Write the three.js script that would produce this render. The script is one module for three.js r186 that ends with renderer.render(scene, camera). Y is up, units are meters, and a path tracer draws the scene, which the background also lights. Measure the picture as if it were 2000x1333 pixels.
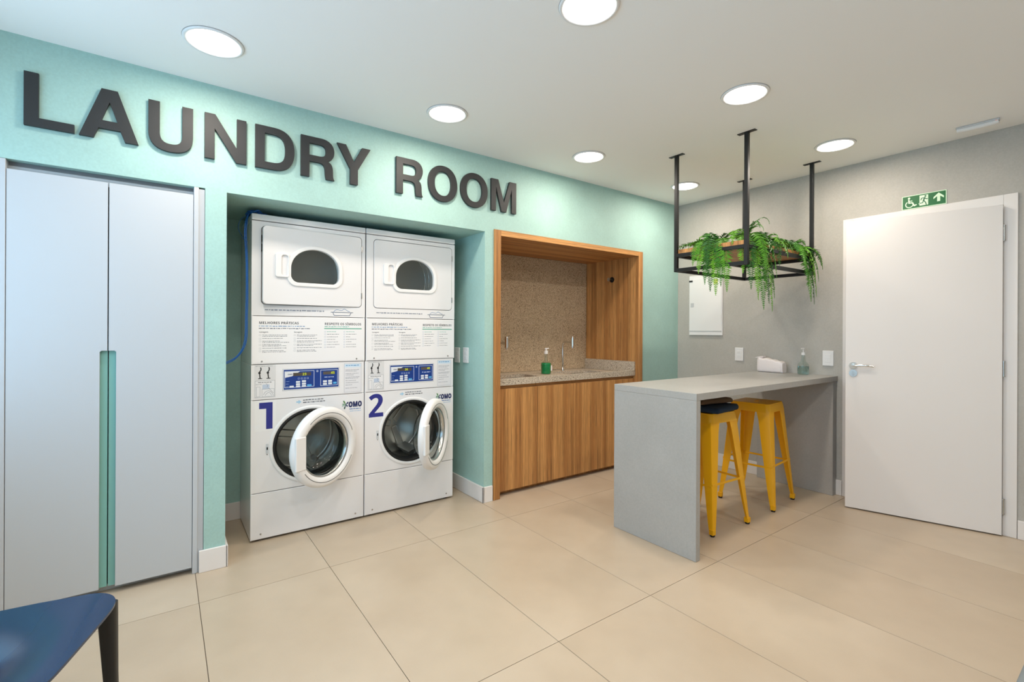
import * as THREE from 'three';
import { RoundedBoxGeometry } from 'three/addons/geometries/RoundedBoxGeometry.js';
import { mergeGeometries, mergeVertices, toCreasedNormals } from 'three/addons/utils/BufferGeometryUtils.js';
import { TextGeometry } from 'three/addons/geometries/TextGeometry.js';
import { FontLoader } from 'three/addons/loaders/FontLoader.js';
import { RectAreaLightUniformsLib } from 'three/addons/lights/RectAreaLightUniformsLib.js';

RectAreaLightUniformsLib.init();
const scene = new THREE.Scene();
const renderer = new THREE.WebGLRenderer({ antialias: true });
renderer.toneMapping = THREE.LinearToneMapping;
renderer.toneMappingExposure = 1.2;
renderer.shadowMap.enabled = true;

// ---------- camera (solved from the tile joints, ceiling lines and wall edges; a shifted lens keeps verticals upright) ----------
const R = Math.PI / 180;
const camera = new THREE.PerspectiveCamera(2 * Math.atan(666.5 / 934.24) / R, 2000 / 1333, 0.05, 60);
{
  const yaw = 36.03 * R, pitch = 0.012 * R, roll = 0.2765 * R;
  const f = new THREE.Vector3(Math.sin(yaw), 0, -Math.cos(yaw)), r = new THREE.Vector3(Math.cos(yaw), 0, Math.sin(yaw)), u = new THREE.Vector3(0, 1, 0);
  const f2 = f.clone().multiplyScalar(Math.cos(pitch)).addScaledVector(u, Math.sin(pitch));
  const u2 = u.clone().multiplyScalar(Math.cos(pitch)).addScaledVector(f, -Math.sin(pitch));
  camera.position.set(-4.3703, 1.2985, 3.0434);
  camera.up.copy(u2.clone().multiplyScalar(Math.cos(roll)).addScaledVector(r, -Math.sin(roll)));
  camera.lookAt(camera.position.clone().add(f2));
  camera.setViewOffset(2000, 1333, 0, 20, 2000, 1333);
}
scene.add(camera);

// ---------- sky and daylight ----------
const H = 2.62;                                   // ceiling height
const WIN = { x: -5.3, z0: 0.06, z1: 4.0, y0: 0.85, y1: 2.35 };
scene.background = new THREE.Color(0.32, 0.64, 1.0);
scene.backgroundIntensity = 2.2;
{
  const d = new THREE.RectAreaLight(new THREE.Color(0.66, 0.84, 1.0), 1.05, WIN.z1 - WIN.z0 - 0.1, WIN.y1 - WIN.y0 - 0.1);
  d.name = 'window_daylight';
  d.position.set(WIN.x + 0.02, (WIN.y0 + WIN.y1) / 2, (WIN.z0 + WIN.z1) / 2);
  d.lookAt(0, d.position.y, d.position.z);
  scene.add(d);
}
const LAMP_COLOR = new THREE.Color(1.0, 0.88, 0.75), LAMP_L = 112;

// ---------- helpers ----------
let seed = 7;
const rnd = () => ((seed = (seed * 1664525 + 1013904223) >>> 0) / 4294967296);
const rr = (a, b) => a + (b - a) * rnd();
const V = (x, y, z) => new THREE.Vector3(x, y, z);
const taken = {};
function numbered(n) { taken[n] = (taken[n] ?? -1) + 1; return taken[n] ? n + '_' + String(taken[n]).padStart(3, '0') : n; }
function plain(g) {
  if (g.index) g = g.toNonIndexed();
  for (const k of Object.keys(g.attributes)) if (!['position', 'normal', 'uv'].includes(k)) g.deleteAttribute(k);
  if (!g.attributes.normal) g.computeVertexNormals();
  if (!g.attributes.uv) g.setAttribute('uv', new THREE.BufferAttribute(new Float32Array(g.attributes.position.count * 2), 2));
  g.clearGroups();
  return g;
}
const merge = (l) => (Array.isArray(l) ? (l.length === 1 ? plain(l[0]) : mergeGeometries(l.map(plain))) : plain(l));
// uv in metres by the way a face points; along = 'x' | 'y' | 'z' is the direction of v (the grain)
function muv(g, along = 'y', ou = 0, ov = 0) {
  g = plain(g);
  const p = g.attributes.position, n = g.attributes.normal, uv = g.attributes.uv;
  for (let i = 0; i < p.count; i++) {
    const ax = Math.abs(n.getX(i)), ay = Math.abs(n.getY(i)), az = Math.abs(n.getZ(i)), x = p.getX(i), y = p.getY(i), z = p.getZ(i);
    let a, b;
    if (ax >= ay && ax >= az) [a, b] = along === 'z' ? [y, z] : [z, y];
    else if (ay >= az) [a, b] = along === 'x' ? [z, x] : [x, z];
    else [a, b] = along === 'x' ? [y, x] : [x, y];
    uv.setXY(i, a + ou, b + ov);
  }
  return g;
}
function bx(x0, x1, y0, y1, z0, z1, r = 0, seg = 2) {
  const w = x1 - x0, h = y1 - y0, d = z1 - z0;
  const g = r > 0 ? new RoundedBoxGeometry(w, h, d, seg, Math.min(r, w / 2.01, h / 2.01, d / 2.01)) : new THREE.BoxGeometry(w, h, d);
  return g.translate((x0 + x1) / 2, (y0 + y1) / 2, (z0 + z1) / 2);
}
function cyl(r0, r1, h, x, y, z, seg = 24, axis = 'y') {
  const g = new THREE.CylinderGeometry(r1, r0, h, seg);
  if (axis === 'x') g.rotateZ(-Math.PI / 2); else if (axis === 'z') g.rotateX(Math.PI / 2);
  return g.translate(x, y, z);
}
function tube(pts, r, seg = 40, rad = 8) { return new THREE.TubeGeometry(new THREE.CatmullRomCurve3(pts.map((q) => (q.isVector3 ? q : V(...q)))), seg, r, rad); }
function lathe(pts, seg = 48) { return new THREE.LatheGeometry(pts.map((q) => new THREE.Vector2(q[0], q[1])), seg); }
function rrect(S, x0, x1, y0, y1, r) {
  S.moveTo(x0 + r, y0); S.lineTo(x1 - r, y0); S.absarc(x1 - r, y0 + r, r, -Math.PI / 2, 0); S.lineTo(x1, y1 - r); S.absarc(x1 - r, y1 - r, r, 0, Math.PI / 2);
  S.lineTo(x0 + r, y1); S.absarc(x0 + r, y1 - r, r, Math.PI / 2, Math.PI); S.lineTo(x0, y0 + r); S.absarc(x0 + r, y0 + r, r, Math.PI, Math.PI * 1.5);
  return S;
}
function ext(S, depth, bevel = 0, curve = 12) {
  return new THREE.ExtrudeGeometry(S, { depth: depth - 2 * bevel, bevelEnabled: bevel > 0, bevelThickness: bevel, bevelSize: bevel, bevelOffset: -bevel, bevelSegments: 2, curveSegments: curve }).translate(0, 0, bevel);
}
// closed rings of equal length -> skin
function loft(rings, { caps = true, closed = true } = {}) {
  const n = rings[0].length, pos = [], idx = [];
  rings.forEach((r) => r.forEach((q) => pos.push(q[0], q[1], q[2])));
  for (let i = 0; i < rings.length - 1; i++) for (let j = 0; j < (closed ? n : n - 1); j++) {
    const a = i * n + j, b = i * n + ((j + 1) % n), c = a + n, d = b + n;
    idx.push(a, b, d, a, d, c);
  }
  if (caps) {
    for (const [k, flip] of [[0, true], [rings.length - 1, false]]) {
      const tri = THREE.ShapeUtils.triangulateShape(flat2(rings[k]), []);
      for (const t of tri) idx.push(...(flip ? [t[2], t[1], t[0]] : t).map((v) => v + k * n));
    }
  }
  const g = new THREE.BufferGeometry();
  g.setAttribute('position', new THREE.Float32BufferAttribute(pos, 3));
  g.setIndex(idx);
  return toCreasedNormals(g, 0.6);
}
function flat2(ring) {   // ring to 2D on its two widest axes
  const lo = [1e9, 1e9, 1e9], hi = [-1e9, -1e9, -1e9];
  ring.forEach((q) => q.forEach((v, k) => { lo[k] = Math.min(lo[k], v); hi[k] = Math.max(hi[k], v); }));
  const o = [0, 1, 2].sort((a, b) => hi[b] - lo[b] - (hi[a] - lo[a])), [a, b] = [Math.min(o[0], o[1]), Math.max(o[0], o[1])];
  return ring.map((q) => new THREE.Vector2(q[a], q[b]));
}
function mesh(name, geo, mat, parent, top) {
  const m = new THREE.Mesh(merge(geo), mat);
  m.name = top ? numbered(name) : name;
  m.castShadow = m.receiveShadow = true;
  (parent ?? scene).add(m);
  return m;
}
const part = (name, geo, mat, parent) => mesh(name, geo, mat, parent, false);
function thing(name, label, category, [x, y, z] = [0, 0, 0], turn = 0, group) {
  const o = new THREE.Group();
  o.name = numbered(name); o.position.set(x, y, z); o.rotation.y = turn;
  o.userData = { label, category };
  if (group) o.userData.group = group;
  scene.add(o);
  return o;
}
function solo(name, geo, mat, label, category, group) {
  const m = mesh(name, geo, mat, scene, true);
  m.userData = { label, category };
  if (group) m.userData.group = group;
  return m;
}
function struct(name, label, category, geo, mat) {
  const m = geo ? mesh(name, geo, mat, scene, true) : new THREE.Group();
  if (!geo) { m.name = numbered(name); scene.add(m); }
  m.userData = { kind: 'structure', label, category };
  return m;
}

// ---------- procedural textures ----------
function hash(x, y, s) { let h = (x * 374761393 + y * 668265263 + s * 1442695041) | 0; h = Math.imul(h ^ (h >>> 13), 1274126177); return ((h ^ (h >>> 16)) >>> 0) / 4294967296; }
function vnoise(x, y, px, py, s) {   // tiling value noise, period px,py
  const xi = Math.floor(x), yi = Math.floor(y), fx = x - xi, fy = y - yi, sx = fx * fx * (3 - 2 * fx), sy = fy * fy * (3 - 2 * fy), w = (v, m) => ((v % m) + m) % m;
  const a = hash(w(xi, px), w(yi, py), s), b = hash(w(xi + 1, px), w(yi, py), s), c = hash(w(xi, px), w(yi + 1, py), s), d = hash(w(xi + 1, px), w(yi + 1, py), s);
  return a + (b - a) * sx + (c - a) * sy + (a - b - c + d) * sx * sy;
}
function fbm(u, v, fx, fy, oct, s) { let t = 0, a = 0.5, n = 0; for (let i = 0; i < oct; i++) { t += a * vnoise(u * fx, v * fy, fx, fy, s + i * 17); n += a; a *= 0.5; fx *= 2; fy *= 2; } return t / n; }
function tex(w, h, fn, sizeU, sizeV, srgb = true) {
  const d = new Uint8Array(w * h * 4);
  for (let y = 0; y < h; y++) for (let x = 0; x < w; x++) {
    const c = fn(x / w, y / h), k = (y * w + x) * 4;
    d[k] = c[0]; d[k + 1] = c[1]; d[k + 2] = c[2]; d[k + 3] = 255;
  }
  const t = new THREE.DataTexture(d, w, h);
  t.wrapS = t.wrapT = THREE.RepeatWrapping; t.magFilter = THREE.LinearFilter; t.minFilter = THREE.LinearMipmapLinearFilter; t.generateMipmaps = true;
  t.repeat.set(1 / sizeU, 1 / sizeV);
  if (srgb) t.colorSpace = THREE.SRGBColorSpace;
  t.needsUpdate = true;
  return t;
}
const cl = (v) => Math.max(0, Math.min(255, v));
const tone = (c, k) => [cl(c[0] * k), cl(c[1] * k), cl(c[2] * k)];
const lerp3 = (a, b, t) => [a[0] + (b[0] - a[0]) * t, a[1] + (b[1] - a[1]) * t, a[2] + (b[2] - a[2]) * t];
const woodTex = tex(512, 1024, (u, v) => {
  const warp = (fbm(u, v, 3, 2, 3, 5) - 0.5) * 0.10;
  const a = fbm(u + warp * 0.3, v, 15, 1, 4, 11), b = fbm(u + warp * 0.12, v, 96, 3, 2, 23), c = fbm(u, v, 220, 26, 1, 31), band = fbm(u, 0.5, 6, 1, 2, 41);
  let col = lerp3([160, 110, 62], [226, 176, 114], cl(255 * (0.5 + 0.85 * (a - 0.5) + 0.55 * (band - 0.5))) / 255);
  col = tone(col, 0.99 + 0.22 * (b - 0.5) + 0.14 * (c - 0.5));
  if (b < 0.28) col = tone(col, 0.9);
  return col;
}, 0.6, 1.3);
const stoneTex = tex(1024, 1024, (u, v) => {
  const big = fbm(u, v, 6, 6, 3, 3), g1 = vnoise(u * 120, v * 120, 120, 120, 9), g2 = vnoise(u * 180, v * 180, 180, 180, 19), g3 = vnoise(u * 130, v * 130, 130, 130, 29);
  let c = lerp3([176, 160, 138], [228, 216, 198], 0.25 * big + 0.75 * g1);
  if (g2 < 0.26) c = tone(c, 0.66);
  if (g3 < 0.14) c = [88, 72, 56];
  if (g2 > 0.8) c = lerp3(c, [224, 216, 204], 0.8);
  return c;
}, 0.6, 0.6);
const floorTex = tex(1024, 1024, (u, v) => {
  const a = fbm(u, v, 3, 3, 4, 51), b = fbm(u, v, 20, 20, 3, 61), f = hash(Math.floor(u * 1024), Math.floor(v * 1024), 71);
  let c = lerp3([205, 186, 162], [222, 206, 184], cl(255 * (a * 1.3 - 0.15)) / 255);
  return tone(c, 0.985 + 0.035 * (b - 0.5) + 0.014 * (f - 0.5));
}, 1.7, 1.7);
const grainTex = tex(512, 512, (u, v) => { const f = fbm(u, v, 120, 120, 2, 81), g = fbm(u, v, 5, 5, 3, 83), k = 246 * (0.965 + 0.05 * (f - 0.5) + 0.05 * (g - 0.5)); return [k, k, k]; }, 0.9, 0.9);
const peelTex = tex(512, 512, (u, v) => { const k = 255 * fbm(u, v, 90, 90, 2, 91); return [k, k, k]; }, 0.8, 0.8, false);
const fabricTex = tex(256, 256, (u, v) => { const k = 225 + 25 * Math.sin(u * 256 * Math.PI * 0.5) * Math.sin(v * 256 * Math.PI * 0.5) + 20 * (hash(Math.floor(u * 256), Math.floor(v * 256), 97) - 0.5); return [cl(k), cl(k), cl(k)]; }, 0.12, 0.12);

const std = (o) => new THREE.MeshStandardMaterial(o), phy = (o) => new THREE.MeshPhysicalMaterial(o);
const C = (h) => new THREE.Color(h);
const M = {
  teal: std({ color: C('#b3d9d1'), roughness: 0.62, map: grainTex, bumpMap: peelTex, bumpScale: 0.0002 }),
  greyWall: std({ color: C('#c4c0b8'), roughness: 0.7, map: grainTex, bumpMap: peelTex, bumpScale: 0.0002 }),
  whitePaint: std({ color: C('#e9e8e4'), roughness: 0.75, map: grainTex }),
  ceiling: std({ color: C('#faf9f7'), roughness: 0.85 }),
  tile: std({ color: C('#eeecea'), roughness: 0.34, map: floorTex }),
  grout: std({ color: C('#6a5c4e'), roughness: 0.95 }),
  skirting: std({ color: C('#ebe6e2'), roughness: 0.4 }),
  letter: std({ color: C('#26282a'), roughness: 0.55 }),
  laminate: std({ color: C('#c2c6ca'), roughness: 0.38 }),
  laminateEdge: std({ color: C('#b8bcc0'), roughness: 0.4 }),
  tealLam: std({ color: C('#82b8ae'), roughness: 0.45 }),
  enamel: phy({ color: C('#eae8e8'), roughness: 0.28, clearcoat: 0.4, clearcoatRoughness: 0.15 }),
  plastic: std({ color: C('#ecebea'), roughness: 0.35 }),
  plasticGrey: std({ color: C('#c9cbcd'), roughness: 0.4 }),
  rubber: std({ color: C('#0f1112'), roughness: 0.6 }),
  steel: std({ color: C('#c3c4c2'), roughness: 0.22, metalness: 1 }),
  drum: std({ color: C('#b4b6b2'), roughness: 0.32, metalness: 0.9, side: THREE.DoubleSide }),
  dryerDrum: std({ color: C('#e2e2de'), roughness: 0.35, metalness: 0, side: THREE.DoubleSide }),
  chrome: std({ color: C('#dcdcda'), roughness: 0.08, metalness: 1 }),
  glass: phy({ color: C('#dfe6e4'), roughness: 0.02, transmission: 1, thickness: 0, ior: 1.5 }),
  smoke: phy({ color: C('#d6dbd8'), roughness: 0.03, transmission: 1, thickness: 0, ior: 1.5 }),
  dryerGlass: phy({ color: C('#f4f6f5'), roughness: 0.02, transmission: 1, thickness: 0, ior: 1.5 }),
  wood: std({ color: C('#fbf3e8'), roughness: 0.5, map: woodTex }),
  stone: std({ color: C('#ffffff'), roughness: 0.42, map: stoneTex }),
  stoneRough: std({ color: C('#f6ebda'), roughness: 0.6, map: stoneTex }),
  island: std({ color: C('#b9b7b3'), roughness: 0.42, map: grainTex }),
  yellow: std({ color: C('#fab800'), roughness: 0.42 }),
  blackMetal: std({ color: C('#17191a'), roughness: 0.45, metalness: 0.3 }),
  door: std({ color: C('#eae5e1'), roughness: 0.42 }),
  navy: std({ color: C('#092d50'), roughness: 0.22 }),  // chair plastic is black; blue of the window reflection is put into its colour
  blackPlastic: std({ color: C('#0c0e10'), roughness: 0.4 }),
  cable: std({ color: C('#175fae'), roughness: 0.4 }),
  denim: std({ color: C('#22384f'), roughness: 0.95, map: fabricTex }),
  brown: std({ color: C('#7a5f45'), roughness: 0.95, map: fabricTex }),
  upholstery: std({ color: C('#8f9698'), roughness: 0.9, map: fabricTex }),
  tissue: std({ color: C('#efe6e4'), roughness: 0.55 }),
  clear: phy({ color: C('#f1f6f4'), roughness: 0.05, transmission: 1, thickness: 0, ior: 1.45 }),
  gel: phy({ color: C('#e8f2f0'), roughness: 0.02, transmission: 1, thickness: 0.05, ior: 1.34, attenuationColor: C('#cfe6e4'), attenuationDistance: 0.15 }),
  soap: phy({ color: C('#1f9a5c'), roughness: 0.2, transmission: 0.25, thickness: 0.02, ior: 1.35 }),
  ink: std({ color: C('#2b2f83'), roughness: 0.4 }),
  diffuser: std({ color: C('#ffffff'), roughness: 0.6, emissive: new THREE.Color(1.0, 0.97, 0.92), emissiveIntensity: 6 }),
  red: std({ color: C('#aa1512'), roughness: 0.4, emissive: new THREE.Color(1, 0.12, 0.06), emissiveIntensity: 1.5 }),
};
const greens = ['#3d7d22', '#579526', '#2c6420', '#6aa62c'].map((h) => std({ color: C(h), roughness: 0.5, side: THREE.DoubleSide }));

function canvas(w, h, draw) {
  const c = document.createElement('canvas'); c.width = w; c.height = h;
  draw(c.getContext('2d'), w, h);
  const t = new THREE.CanvasTexture(c);
  t.colorSpace = THREE.SRGBColorSpace; t.magFilter = THREE.LinearFilter; t.minFilter = THREE.LinearMipmapLinearFilter;
  return t;
}
const print = (t, alpha = false, rough = 0.4) => std({ map: t, roughness: rough, transparent: alpha });
const sheet = (w, h, x, y, z) => new THREE.PlaneGeometry(w, h).translate(x, y, z);

// =====================================================================================
// THE ROOM
// =====================================================================================
{ // floor: a screed with porcelain tiles of 60 x 120 cm laid on it, joints recessed
  const floor = struct('floor', 'beige porcelain tile floor with thin dark joints', 'floor');
  part('screed', bx(-5.5, 1.4, -0.12, -0.004, -0.95, 5.0), M.grout, floor);
  const xs = []; for (let k = -2; k <= 8; k++) xs.push(-4.2312 + 0.6 * k);
  const zs = [-0.8617, 0.3416, 1.5449, 2.7482, 3.9515, 5.15], gap = 0.0014;
  for (let i = 0; i < xs.length - 1; i++) for (let j = 0; j < zs.length - 1; j++) {
    const x0 = Math.max(xs[i], -5.3), x1 = Math.min(xs[i + 1], 0.16), z0 = zs[j], z1 = Math.min(zs[j + 1], 4.8);
    if (x1 - x0 < 0.02) continue;
    const g = bx(x0 + gap, x1 - gap, -0.012, 0, z0 + gap, z1 - gap);
    part('tile', muv(g, 'y', rr(0, 1.7), rr(0, 1.7)), M.tile, floor);
  }
}
struct('ceiling', 'flat white plaster ceiling', 'ceiling', muv(bx(-5.5, 0.2, H, H + 0.15, -0.95, 5.0)), M.ceiling);
{ // mint wall with the openings for the wardrobe, the machines and the sink niche
  const S = new THREE.Shape([[-5.3, 0], [-4.985, 0], [-4.985, 2.056], [-4.195, 2.056], [-4.195, 0], [-4.095, 0], [-4.095, 2.05], [-2.414, 2.05], [-2.414, 0], [-2.334, 0], [-2.334, 2.078], [-0.585, 2.078], [-0.585, 0], [0, 0], [0, H], [-5.3, H]].map((q) => new THREE.Vector2(...q)));
  struct('wall_back', 'mint green wall with deep openings for machines, sink and wardrobe', 'wall', muv(merge([ext(S, 0.715).translate(0, 0, -0.715), bx(-5.3, 0, 0, H, -0.9, -0.715)])), M.teal);
}
{ // grey wall with the doorway
  const S = new THREE.Shape([[-0.9, 0], [1.575, 0], [1.575, 2.13], [2.418, 2.13], [2.418, 0], [4.95, 0], [4.95, H], [-0.9, H]].map((q) => new THREE.Vector2(...q)));
  struct('wall_right', 'warm grey painted wall with a doorway', 'wall', muv(ext(S, 0.15).rotateY(-Math.PI / 2).translate(0.15, 0, 0)), M.greyWall);
  struct('wall_corridor', 'plain grey corridor walls behind the doorway', 'wall', muv(merge([bx(0.15, 1.3, 0, H, 1.2, 1.3), bx(0.15, 1.3, 0, H, 2.7, 2.8), bx(1.2, 1.3, 0, H, 1.3, 2.7), bx(0.15, 1.3, H, H + 0.1, 1.2, 2.8)])), M.greyWall);
}
struct('wall_front', 'plain white wall facing the machines', 'wall', muv(bx(-5.45, 0.15, 0, H, 4.8, 4.95)), M.whitePaint);
{
  const S = new THREE.Shape([[-0.9, 0], [4.95, 0], [4.95, H], [-0.9, H]].map((q) => new THREE.Vector2(...q)));
  S.holes.push(new THREE.Path([[WIN.z0, WIN.y0], [WIN.z0, WIN.y1], [WIN.z1, WIN.y1], [WIN.z1, WIN.y0]].map((q) => new THREE.Vector2(...q))));
  struct('wall_left', 'white wall with a wide window', 'wall', muv(ext(S, 0.15).rotateY(-Math.PI / 2).translate(WIN.x, 0, 0)), M.whitePaint);
  const w = struct('window_1', 'wide three-pane window with white frame', 'window');
  const x0 = WIN.x - 0.09, x1 = WIN.x - 0.04, step = (WIN.z1 - WIN.z0) / 3;
  part('frame', [bx(x0, x1, WIN.y0, WIN.y0 + 0.05, WIN.z0, WIN.z1), bx(x0, x1, WIN.y1 - 0.05, WIN.y1, WIN.z0, WIN.z1), ...[0, 1, 2, 3].map((k) => { const z = Math.min(Math.max(WIN.z0 + k * step, WIN.z0 + 0.025), WIN.z1 - 0.025); return bx(x0, x1, WIN.y0 + 0.05, WIN.y1 - 0.05, z - 0.025, z + 0.025); })], M.skirting, w);
  for (let k = 0; k < 3; k++) part('pane', bx(WIN.x - 0.068, WIN.x - 0.064, WIN.y0 + 0.05, WIN.y1 - 0.05, WIN.z0 + k * step + 0.025, WIN.z0 + (k + 1) * step - 0.025), M.clear, w);
}
{ // skirting boards
  const bb = (x0, x1, z0, z1) => bx(x0, x1, 0, 0.118, z0, z1, 0.003);
  struct('baseboard_back', 'white skirting around the mint piers and alcove', 'baseboard', [bb(-4.216, -4.083, 0.0005, 0.014), bb(-4.0945, -4.082, -0.71, 0.014), bb(-4.08, -2.43, -0.7145, -0.702), bb(-2.427, -2.4145, -0.70, 0.014), bb(-2.427, -2.340, 0.0005, 0.014), bb(-0.575, -0.014, 0.0005, 0.013)], M.skirting);
  struct('baseboard_right', 'white skirting along the grey wall', 'baseboard', [bb(-0.0135, -0.0005, 0.0, 1.513), bb(-0.0135, -0.0005, 2.482, 4.79)], M.skirting);
}
{ // door: frame in the grey wall, leaf ajar on three hinges
  const d = struct('door_1', 'white flush door standing ajar in a white frame', 'door');
  part('frame', [
    bx(-0.012, 0.0, 0, 2.19, 1.515, 1.580, 0.003), bx(-0.012, 0.0, 0, 2.19, 2.414, 2.479, 0.003), bx(-0.012, 0.0, 2.125, 2.19, 1.580, 2.414, 0.003),
    bx(0.0, 0.15, 0, 2.13, 1.5755, 1.590), bx(0.0, 0.15, 0, 2.13, 2.404, 2.4175), bx(0.0, 0.15, 2.115, 2.1295, 1.590, 2.404),
  ], M.door, d);
  const leaf = part('leaf', [bx(-0.018, 0.018, 0.009, 2.118, -0.822, 0, 0.002)], M.door, d);
  leaf.position.set(-0.030, 0, 2.412); leaf.rotation.y = 16.6 * R;
  // lever handle and lock on the room side of the leaf (local -x)
  part('handle', [cyl(0.025, 0.024, 0.010, -0.022, 1.057, -0.775, 28, 'x'), cyl(0.010, 0.010, 0.045, -0.042, 1.057, -0.775, 16, 'x'),
    tube([[-0.062, 1.057, -0.779], [-0.066, 1.058, -0.75], [-0.066, 1.060, -0.70], [-0.062, 1.056, -0.655]], 0.0085, 24, 10)], M.chrome, leaf);
  part('lock_escutcheon', [cyl(0.025, 0.024, 0.008, -0.022, 1.0, -0.775, 28, 'x'), bx(-0.029, -0.025, 0.985, 1.014, -0.780, -0.770, 0.002)], M.steel, leaf);
  part('latch', bx(-0.006, 0.006, 1.045, 1.07, -0.8235, -0.8205), M.steel, leaf);
  for (const y of [0.19, 1.07, 1.94]) part('hinge', [cyl(0.007, 0.007, 0.09, -0.030, y, 2.4195, 12), cyl(0.009, 0.009, 0.006, -0.030, y + 0.047, 2.4195, 12), cyl(0.009, 0.009, 0.006, -0.030, y - 0.047, 2.4195, 12), bx(-0.026, -0.0125, y - 0.04, y + 0.04, 2.4165, 2.4225)], M.steel, d);
}

// =====================================================================================
// CEILING LIGHTS
// =====================================================================================
{
  const places = [
    [-4.19, 0.455, 'recessed round ceiling light above the letters U and N'],
    [-2.982, 0.455, 'recessed round ceiling light above the letter R of ROOM'],
    [-1.778, 0.455, 'recessed round ceiling light above the wooden sink niche'],
    [-0.560, 0.458, 'recessed round ceiling light beside the mint and grey wall corner'],
    [-2.980, 1.653, 'recessed round ceiling light in the middle of the ceiling, out from the dryers'],
    [-1.768, 1.653, 'recessed round ceiling light over the free end of the grey counter'],
    [-0.550, 1.652, 'recessed round ceiling light between hanging shelf and exit sign'],
    [-4.19, 1.653, 'recessed round ceiling light out from the wardrobe'],
    [-2.980, 2.85, 'recessed round ceiling light in the middle of the row closest to the white wall'],
    [-1.768, 2.85, 'recessed round ceiling light above the grey bench, closest to the white wall'],
    [-4.19, 2.85, 'recessed round ceiling light closest to the white wall, at the window end of its row'],
  ];
  const rim = lathe([[0.104, -0.001], [0.106, -0.006], [0.112, -0.009], [0.120, -0.007], [0.124, -0.0005], [0.104, -0.0005]], 56), disc = lathe([[0.0001, -0.018], [0.05, -0.0165], [0.085, -0.0115], [0.1045, -0.001]], 56);
  for (const [x, z, label] of places) {
    const t = thing('recessed_downlight', label, 'ceiling light', [x, H, z], 0, 'round ceiling lights');
    part('rim', rim, M.plastic, t);
    part('light_diffuser', disc, M.diffuser, t);
    const l = new THREE.RectAreaLight(LAMP_COLOR, LAMP_L, 0.14, 0.14);
    l.name = 'downlight_glow'; l.position.set(x, H - 0.021, z); l.lookAt(x, 0, z);
    scene.add(l);
  }
}

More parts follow.
